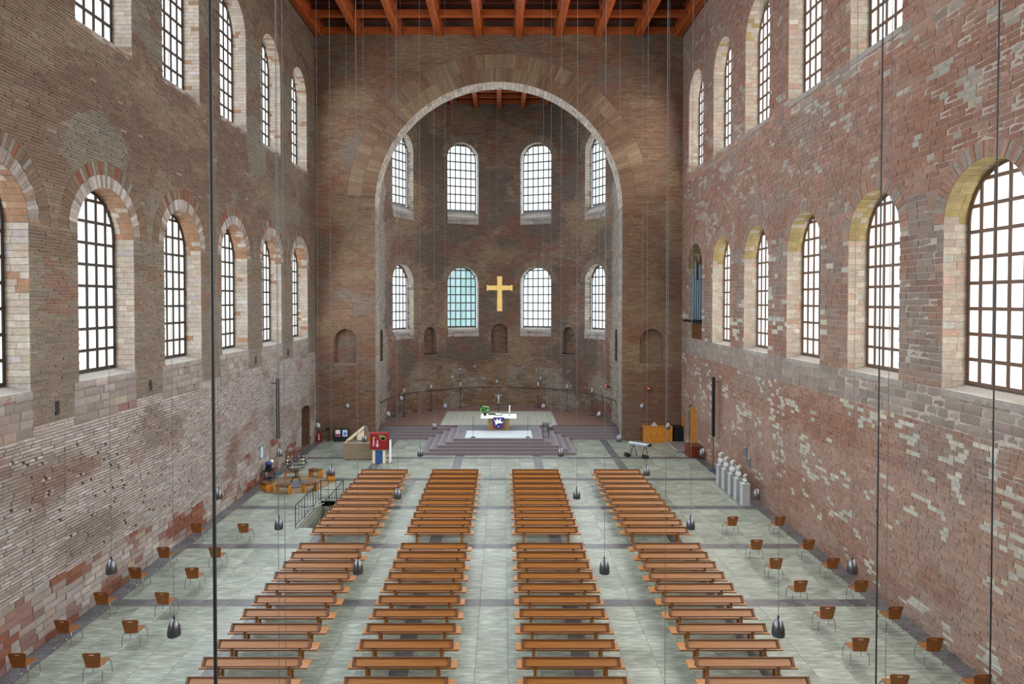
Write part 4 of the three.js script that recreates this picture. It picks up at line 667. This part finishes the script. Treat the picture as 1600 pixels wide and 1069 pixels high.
// ---------------------------------------------------------------- left corner: notice board, extinguisher
{
  const b = thing('notice_board', 'black standing notice board with two posters', 'notice board', [-11.1, 0, 0.35]);
  part(b, 'board', rbox(1.06, 0.88, 0.06, 0.01, 0, 0.48, 0), M.black); for (const s of [-1, 1]) part(b, 'leg', box(0.05, 0.1, 0.3, s * 0.45, 0.05, 0), M.black);
  const p1 = part(b, 'poster', box(0.34, 0.46, 0.012, -0.24, 0.6, 0.036), std({ color: 0xd9d3e4, roughness: 0.7 })); part(p1, 'printed_block', box(0.32, 0.17, 0.004, -0.24, 0.47, 0.044), std({ color: 0x9a1f4c, roughness: 0.7 }));
  const p2 = part(b, 'poster', box(0.34, 0.46, 0.012, 0.26, 0.6, 0.036), std({ color: 0xbcd2ee, roughness: 0.7 })); part(p2, 'printed_block', box(0.2, 0.2, 0.004, 0.27, 0.56, 0.044), std({ color: 0x3f78c0, roughness: 0.7 }));
  const e = thing('fire_extinguisher', 'red fire extinguisher standing in the left corner', 'extinguisher', [-12.68, 0, 0.4]);
  part(e, 'cylinder', lathe([[0, 0], [0.13, 0], [0.135, 0.03], [0.135, 0.55], [0.09, 0.64], [0.04, 0.68], [0, 0.68]]), M.red); part(e, 'valve', join([cyl(0.03, 0.04, 0.08, 0, 0.72, 0), rbox(0.16, 0.03, 0.03, 0.008, 0.04, 0.78, 0)]), M.black); part(e, 'hose', tube([[0.03, 0.72, 0.05], [0.17, 0.66, 0.05], [0.17, 0.4, 0.06]], 0.014, 12, 6), M.black); for (let i = 0; i < 3; i++) part(e, 'label_mark', box(0.09, 0.06, 0.01, 0.04, 0.2 + 0.14 * i, 0.13), M.white);
  const s = thing('folded_stand', 'thin black folded music stand against the end wall', 'stand', [-12.05, 0, 0.4]); part(s, 'rod', rod([0, 0.04, 0], [0, 0.95, 0], 0.02), M.iron); for (let i = 0; i < 3; i++) part(s, 'leg', rod([0, 0.2, 0], [0.2 * Math.cos(i * 2.1), 0.01, 0.2 * Math.sin(i * 2.1)], 0.012), M.iron); part(s, 'desk', rbox(0.3, 0.2, 0.02, 0.005, 0, 0.9, 0.03), M.iron);
}
// ---------------------------------------------------------------- globe candelabrum with its circle of benches
{
  const cx = -10.91, cz = 11.2;
  const mat = thing('round_floor_mat', 'tan round mat under the ring of small benches', 'mat', [cx, 0, cz + 0.05]); part(mat, 'mat_disc', cyl(1.75, 1.75, 0.012, 0, 0.006, 0, 48), std({ color: 0x8d7450, map: texGrain, roughness: 0.9 })); part(mat, 'edging', new THREE.TorusGeometry(1.75, 0.012, 6, 64).rotateX(PI / 2).translate(0, 0.008, 0), M.brownTile);
  const d = thing('stone_disc', 'round grey stone plate under the globe candle holder', 'stone plate', [cx + 0.05, 0.013, cz + 0.05]); part(d, 'disc', cyl(0.72, 0.74, 0.04, 0, 0.02, 0, 40), M.slate); part(d, 'disc_edge', new THREE.TorusGeometry(0.73, 0.012, 6, 48).rotateX(PI / 2).translate(0, 0.03, 0), M.iron);
  const g = thing('globe_candelabrum', 'black wrought-iron globe holding rings of small candles', 'candle holder', [cx, 0.053, cz]);
  for (let i = 0; i < 4; i++) { const a = i * PI / 2 + 0.6, c = Math.cos(a), s = Math.sin(a); part(g, 'leg', tube([[0.04 * c, 0.34, 0.04 * s], [0.18 * c, 0.33, 0.18 * s], [0.29 * c, 0.2, 0.29 * s], [0.33 * c, 0.015, 0.33 * s]], 0.018, 14, 6), M.iron); }
  part(g, 'stem', cyl(0.03, 0.035, 0.4, 0, 0.52, 0, 12), M.iron);
  for (let i = 0; i < 6; i++) { const a = i * PI / 3, pts = []; for (let k = 0; k <= 12; k++) { const t = PI * k / 12; pts.push([0.56 * Math.sin(t) * Math.cos(a), 1.2 + 0.56 * Math.cos(t), 0.56 * Math.sin(t) * Math.sin(a)]); } part(g, 'meridian_rib', tube(pts, 0.013, 24, 6), M.iron); }
  const R = rng(9); let n = 0;
  for (const [y, r] of [[1.28, 0.57], [1.1, 0.585], [0.92, 0.5]]) { part(g, 'ring', join([new THREE.TorusGeometry(r, 0.02, 8, 48).rotateX(PI / 2).translate(0, y, 0)]), M.iron); for (let i = 0; i < 12; i++) { if (R() < 0.5) continue; const a = i * PI / 6; const c = part(g, 'candle', cyl(0.016, 0.016, 0.07, r * Math.cos(a), y + 0.055, r * Math.sin(a), 8), M.cream); if (n++ % 2 === 0) part(c, 'flame', ball(0.017, r * Math.cos(a), y + 0.11, r * Math.sin(a), 1, 1.6, 1, 8), M.flame); } }
  const benches = [[-12.05, 12.45, 'next to the left wall'], [-11.05, 12.75, 'in front of the globe'], [-9.78, 12.5, 'beside the stair railing'], [-11.55, 9.85, 'behind the globe'], [-10.25, 9.72, 'at back right of the globe'], [-9.22, 10.45, 'right of the globe under a lamp']]; let proto;
  benches.forEach(([x, z, w], i) => {
    const label = `small orange-brown wooden bench ${w}`, turn = Math.atan2(x - cx, z - cz);
    if (proto) { copy(proto, label, [x, 0.0, z], turn); return; }
    proto = thing('small_bench', label, 'bench', [x, 0.0, z], turn, 'small benches in a circle');
    for (const s of [-1, 1]) part(proto, 'side_panel', rbox(0.06, 0.4, 0.38, 0.008, s * 0.33, 0.212, 0), M.woodPale); part(proto, 'seat', rbox(0.72, 0.045, 0.38, 0.01, 0, 0.432, 0), M.woodDark); part(proto, 'stretcher', box(0.6, 0.06, 0.03, 0, 0.3, 0), M.woodPale);
  });
  const s = thing('prayer_stand', 'black metal prayer stand with a blue bowl by the left wall', 'stand', [-12.55, 0, 10.6]);
  for (const sx of [-1, 1]) for (const sz of [-1, 1]) part(s, 'leg', rod([sx * 0.16, 0.0, sz * 0.26], [sx * 0.16, 0.62, sz * 0.26], 0.016), M.iron); part(s, 'shelf', rbox(0.5, 0.03, 0.8, 0.01, 0, 0.63, 0), M.iron); part(s, 'shelf', rbox(0.36, 0.02, 0.56, 0.01, 0, 0.18, 0), M.iron);
  part(s, 'book_rest', rbox(0.3, 0.24, 0.26, 0.02, -0.02, 0.76, 0.08), M.black); part(s, 'blue_bowl', ball(0.19, 0, 1.0, 0.08, 1, 0.7, 1), std({ color: 0x24356f, roughness: 0.4 })); part(s, 'white_globe', ball(0.11, 0.05, 1.05, -0.22), M.white); part(s, 'hoop', new THREE.TorusGeometry(0.16, 0.012, 8, 32).rotateY(PI / 2).translate(0.05, 1.1, -0.22), M.iron);
  const f = thing('wall_frame', 'narrow framed notice hung on the left wall', 'picture frame', [-12.94, 1.3, 10.65], PI / 2); part(f, 'frame_border', join([box(0.5, 0.03, 0.03, 0, 0, 0), box(0.5, 0.03, 0.03, 0, 0.64, 0), box(0.03, 0.64, 0.03, -0.24, 0.32, 0), box(0.03, 0.64, 0.03, 0.24, 0.32, 0)]), std({ color: 0x33536b, roughness: 0.5 })); part(f, 'sheet', box(0.46, 0.62, 0.01, 0, 0.32, 0), std({ color: 0xb9cdd2, roughness: 0.6 }));
}
// ---------------------------------------------------------------- stair railing
{
  const { x0, x1, z0, z1 } = hole, r = thing('stair_railing', 'black metal railing round the stair opening beside the left pews', 'railing', [x0 - 0.04, 0, z0 - 0.04]); const w = x1 - x0 + 0.08, d = z1 - z0;
  for (const [a, b, n] of [[[0, d], [0, 0], 9], [[0, 0], [w, 0], 3], [[w, 0], [w, d - 0.5], 8]]) {
    part(r, 'top_rail', rod([a[0], 1.0, a[1]], [b[0], 1.0, b[1]], 0.022), M.iron); part(r, 'bottom_rail', rod([a[0], 0.12, a[1]], [b[0], 0.12, b[1]], 0.015), M.iron);
    if (n === 3) part(r, 'middle_rail', rod([a[0], 0.55, a[1]], [b[0], 0.55, b[1]], 0.012), M.iron);
    for (let k = 0; k <= n; k++) { const t = k / n, x = a[0] + (b[0] - a[0]) * t, z = a[1] + (b[1] - a[1]) * t; part(r, k % 3 === 0 ? 'post' : 'baluster', rod([x, k % 3 === 0 ? 0 : 0.12, z], [x, 1.0, z], k % 3 === 0 ? 0.02 : 0.011), M.iron); }
  }
  part(r, 'barrier_rope', tube([[0, 0.95, d], [w * 0.3, 0.84, d], [w * 0.65, 0.84, d - 0.2], [w, 0.95, d - 0.5]], 0.016, 16, 6), M.plinth);
}
// ---------------------------------------------------------------- column loudspeakers
for (const [x, z, w, s] of [[-12.62, 8.95, 'left', 1], [12.6, 8.3, 'right', -1]]) {
  const o = thing('column_speaker', `slim black column loudspeaker on a pole by the ${w} wall`, 'speaker', [x, 0, z]);
  part(o, 'base_plate', rbox(0.5, 0.04, 0.5, 0.01, 0, 0.02, 0), std({ color: 0x2f4658, roughness: 0.5 })); part(o, 'pole', rod([0, 0.04, 0], [0, 2.05, 0], 0.028), std({ color: 0x3a4a5a, metalness: 0.5, roughness: 0.4 })); part(o, 'cabinet', rbox(0.16, 3.45, 0.16, 0.01, 0, 3.75, 0), std({ color: 0x08090b, roughness: 0.85 })); part(o, 'grille', box(0.12, 3.3, 0.01, 0, 3.75, 0.083), M.iron); part(o, 'wall_bracket', rod([0, 5.2, 0], [-s * 0.36, 5.2, 0], 0.02), M.iron);
}
// ---------------------------------------------------------------- right side: busts, chest, platform, cabinet, keyboard
{
  const zs = [11.27, 12.14, 13.1, 13.96, 14.84];
  zs.forEach((z, i) => {
    const p = thing('bust_pedestal', `pale stone pedestal by the right wall, ${ordinal[i]} from the altar`, 'pedestal', [12.06, 0, z], 0, 'pedestals of the stone busts'), ph = i === 4 ? 1.04 : 1.06;
    part(p, 'shaft', rbox(0.36, ph, 0.38, 0.012, 0, ph / 2, 0), M.plinth); part(p, 'small_plate', rbox(0.02, 0.1, 0.14, 0.004, -0.185, ph * 0.75, 0), M.whiteStone); part(p, 'cap', rbox(0.4, 0.04, 0.42, 0.01, 0, ph + 0.02, 0), M.plinth);
    const s = [1.05, 0.98, 1.08, 1.0, 0.7][i], b = thing('stone_bust', `pale stone head-and-shoulders bust on the ${ordinal[i]} pedestal from the altar`, 'bust', [12.06, ph + 0.04, z], -PI / 2, 'stone busts along the right wall');
    part(b, 'chest', join([ball(0.2 * s, 0, 0.185 * s, 0, 1.3, 0.85, 0.7), ball(0.1 * s, -0.16 * s, 0.2 * s, 0, 1, 0.9, 0.9), ball(0.1 * s, 0.16 * s, 0.2 * s, 0, 1, 0.9, 0.9), cyl(0.12 * s, 0.15 * s, 0.08 * s, 0, 0.04 * s, 0), rod([0, 0.28 * s, 0], [0, 0.4 * s, 0.01], 0.06 * s, 12)]), M.bust);
    part(b, 'head', join([ball(0.105 * s, 0, 0.49 * s, 0.01, 0.86, 1.16, 1), ball(0.07 * s, 0, 0.42 * s, 0.04 * s, 0.9, 0.9, 0.9), rod([0, 0.51 * s, 0.105 * s], [0, 0.465 * s, 0.135 * s], 0.016 * s, 6), ball(0.02 * s, -0.035 * s, 0.515 * s, 0.095 * s), ball(0.02 * s, 0.035 * s, 0.515 * s, 0.095 * s), ball(0.025 * s, -0.093 * s, 0.49 * s, 0.0, 0.5, 1.2, 0.9), ball(0.025 * s, 0.093 * s, 0.49 * s, 0, 0.5, 1.2, 0.9)]), M.bust);
    const R = rng(60 + i), hair = []; for (let k = 0; k < 26; k++) { const a = R() * 2 * PI, t = R() * 1.3; hair.push(ball(0.033 * s, 0.095 * s * Math.sin(t) * Math.cos(a), 0.5 * s + 0.12 * s * Math.cos(t), -0.015 + 0.1 * s * Math.sin(t) * Math.sin(a) - 0.02 * s, 1, 1, 1, 8)); } if (i % 2) for (let k = 0; k < 8; k++) hair.push(ball(0.028 * s, (R() - 0.5) * 0.1 * s, 0.39 * s + (R() - 0.5) * 0.04, 0.08 * s, 1, 1, 1, 8)); part(b, 'hair', join(hair), M.bust);
  });
  const pl = thing('door_platform', 'low grey stone platform before the orange door', 'platform', [12.3, 0, 2.3]); part(pl, 'platform_slab', rbox(1.32, 0.11, 3.0, 0.01, 0, 0.055, 0), M.purple); part(pl, 'white_edge', box(0.03, 0.004, 3.0, -0.63, 0.112, 0), M.white);
  const ch = thing('wooden_chest', 'reddish-brown wooden chest by the right wall near the door', 'chest', [12.5, 0, 4.65]);
  part(ch, 'body', rbox(0.82, 0.66, 1.0, 0.01, 0, 0.33, 0), M.woodRed); part(ch, 'lid', rbox(0.88, 0.06, 1.06, 0.01, 0, 0.69, 0), M.woodDark); for (const s of [-1, 1]) part(ch, 'front_panel', rbox(0.34, 0.42, 0.02, 0.006, s * 0.19, 0.34, 0.505), M.woodRed);
  const st = thing('low_wooden_stool', 'low reddish wooden stool beside the chest', 'stool', [12.72, 0, 5.55]); part(st, 'seat', rbox(0.44, 0.05, 0.42, 0.01, 0, 0.47, 0), M.woodRed); for (const sx of [-1, 1]) for (const sz of [-1, 1]) part(st, 'leg', box(0.05, 0.45, 0.05, sx * 0.17, 0.225, sz * 0.16), M.woodRed);
  const wb = thing('organ_case', 'long pale-brown wooden chest organ against the end wall', 'organ', [11.18, 0, 0.42]);
  part(wb, 'case', rbox(1.98, 1.06, 0.66, 0.012, 0, 0.53, 0), M.woodPale); part(wb, 'top', rbox(2.04, 0.05, 0.72, 0.01, 0, 1.085, 0), M.woodPale); for (let i = 0; i < 4; i++) part(wb, 'front_panel', rbox(0.44, 0.84, 0.02, 0.006, -0.72 + 0.48 * i, 0.54, 0.335), M.woodPale);
  const ms = thing('music_rest', 'small grey triangular music rest on the chest organ', 'music rest', [10.95, 1.11, 0.42]); part(ms, 'rest_board', new THREE.ExtrudeGeometry(new THREE.Shape([new THREE.Vector2(-0.26, 0), new THREE.Vector2(0.26, 0), new THREE.Vector2(0, 0.3)]), { depth: 0.02, bevelEnabled: false }).rotateX(-0.15), M.plinth); part(ms, 'ledge', box(0.5, 0.02, 0.06, 0, 0.01, 0.03), M.sandStone);
  const bc = thing('slatted_cabinet', 'black slatted cabinet in the right corner', 'cabinet', [12.62, 0, 0.42]); part(bc, 'body', rbox(0.66, 1.1, 0.5, 0.01, 0, 0.55, -0.03), M.black); for (let i = 0; i < 8; i++) part(bc, 'slat', box(0.035, 0.9, 0.03, -0.28 + 0.08 * i, 0.55, 0.235), M.iron); part(bc, 'top', rbox(0.68, 0.04, 0.58, 0.008, 0, 1.12, 0), M.black);
  const wp = thing('wall_hatch', 'small orange wooden hatch on the right wall by the corner', 'hatch', [12.95, 0.95, 0.45], -PI / 2); part(wp, 'hatch_leaf', rbox(0.42, 0.9, 0.05, 0.01, 0, 0.45, 0), M.woodPale); part(wp, 'hinge', join([box(0.08, 0.03, 0.02, -0.18, 0.75, 0.03), box(0.08, 0.03, 0.02, -0.18, 0.15, 0.03)]), M.iron);
  const k = thing('stage_piano', 'silver-blue stage piano on a folding stand with wheels', 'keyboard', [9.0, 0, 4.85], -0.66);
  part(k, 'case', rbox(1.42, 0.13, 0.36, 0.02, 0, 0.8, 0), std({ color: 0x8ea3b3, metalness: 0.3, roughness: 0.4 })); part(k, 'control_panel', box(1.36, 0.01, 0.16, 0, 0.868, -0.09), std({ color: 0x4d6272, roughness: 0.5 })); for (let i = 0; i < 26; i++) part(k, 'key', box(0.046, 0.02, 0.14, -0.65 + 0.052 * i, 0.872, 0.09), M.white); part(k, 'end_block', rbox(0.14, 0.14, 0.38, 0.01, 0.69, 0.81, 0), M.black);
  for (const s of [-1, 1]) part(k, 'leg', join([rod([s * 0.4, 0.74, 0], [s * 0.4 - 0.12, 0.04, 0.22], 0.022), rod([s * 0.4, 0.74, 0], [s * 0.4 + 0.1, 0.04, -0.24], 0.022), rod([s * 0.55, 0.74, 0.1], [s * 0.55, 0.3, 0.1], 0.018), cyl(0.04, 0.04, 0.03, 0, 0, 0, 12).rotateX(PI / 2).translate(s * 0.4 - 0.12, 0.04, 0.22), cyl(0.04, 0.04, 0.03, 0, 0, 0, 12).rotateX(PI / 2).translate(s * 0.4 + 0.1, 0.04, -0.24)]), M.iron);
  for (const [x, z, w] of [[8.25, 4.75, 'left of'], [9.25, 5.35, 'in front of']]) { const f = thing('floor_monitor', `black wedge floor speaker ${w} the stage piano`, 'speaker', [x, 0, z], 0.4); part(f, 'wedge', new THREE.ExtrudeGeometry(new THREE.Shape([new THREE.Vector2(-0.15, 0), new THREE.Vector2(0.15, 0), new THREE.Vector2(0.06, 0.22), new THREE.Vector2(-0.1, 0.24)]), { depth: 0.34, bevelEnabled: false }).translate(0, 0, -0.17), M.black); part(f, 'grille', box(0.2, 0.01, 0.3, 0, 0, 0).rotateZ(-1.18).translate(0.11, 0.115, 0), M.iron); }
  // copper wall lamps
  for (const [x, y, z, t, w] of [[10.63, 3.7, 0.22, 0, 'on the end wall right of the arch'], [8.18, 3.35, -3.3, -1.4, 'on the right side of the apse wall']]) { const s = thing('copper_sconce', `copper dome sconce ${w}`, 'wall lamp', [x, y, z], t); part(s, 'dome', new THREE.SphereGeometry(0.2, 20, 8, 0, 2 * PI, 0, PI / 2), M.copper); part(s, 'arm', rod([0, 0.05, 0], [0, 0.05, -0.28], 0.015), M.iron); part(s, 'wall_plate', cyl(0.06, 0.06, 0.02, 0, 0, 0, 14).rotateX(PI / 2).translate(0, 0.05, -0.23), M.iron); }
  for (const [y, z, hgt, w] of [[1.75, 12.4, 0.55, 'upper'], [1.35, 12.9, 0.5, 'lower']]) { const q = thing('stone_plaque', `${w} grey stone plaque set in the right wall behind the busts`, 'plaque', [12.96, y, z], -PI / 2); part(q, 'plate', rbox(0.42, hgt, 0.04, 0.01, 0, hgt / 2, 0), M.slate); part(q, 'raised_border', join([box(0.42, 0.03, 0.06, 0, 0.02, 0), box(0.42, 0.03, 0.06, 0, hgt - 0.02, 0)]), M.plinth); }
}
// ---------------------------------------------------------------- organ in the first right-hand window opening
{
  const o = thing('wall_organ', 'pipe organ with silver pipes built into the first right window opening', 'organ', [HW + 0.35, LOW.v0, rightZ[0]], -PI / 2);
  const s = new THREE.Shape(); s.moveTo(-RW + 0.03, 0); s.lineTo(RW - 0.03, 0); s.lineTo(RW - 0.03, LOW.vs - LOW.v0); s.absarc(0, LOW.vs - LOW.v0, RW - 0.03, 0, PI, false);
  part(o, 'case_back', new THREE.ExtrudeGeometry(s, { depth: 0.06, bevelEnabled: false }).translate(0, 0, -0.42), M.woodRed); part(o, 'wind_chest', rbox(2.9, 1.0, 0.5, 0.02, 0, 0.5, -0.1), M.woodDark);
  const hs = [4.2, 5.2, 3.9, 4.9, 5.0, 4.4]; const silver = std({ color: 0x4d5f69, metalness: 0.6, roughness: 0.4 });
  hs.forEach((h, i) => { const x = -1.25 + 0.5 * i, top = Math.min(h, LOW.vs - LOW.v0 + Math.sqrt(Math.max(0, RW * RW - x * x)) - 0.25); part(o, 'pipe', lathe([[0.02, 0.98], [0.05, 1.0], [0.105, 1.35], [0.105, top], [0.09, top], [0.09, 1.4]], 16).translate(x, 0, 0.05), silver); });
  for (let i = 0; i < 5; i++) part(o, 'trumpet_pipe', new THREE.CylinderGeometry(0.09, 0.03, 0.9, 14).rotateX(PI / 2).translate(-0.9 + 0.45 * i, 1.22, 0.42), M.black);
}
renderer.render(scene, camera);
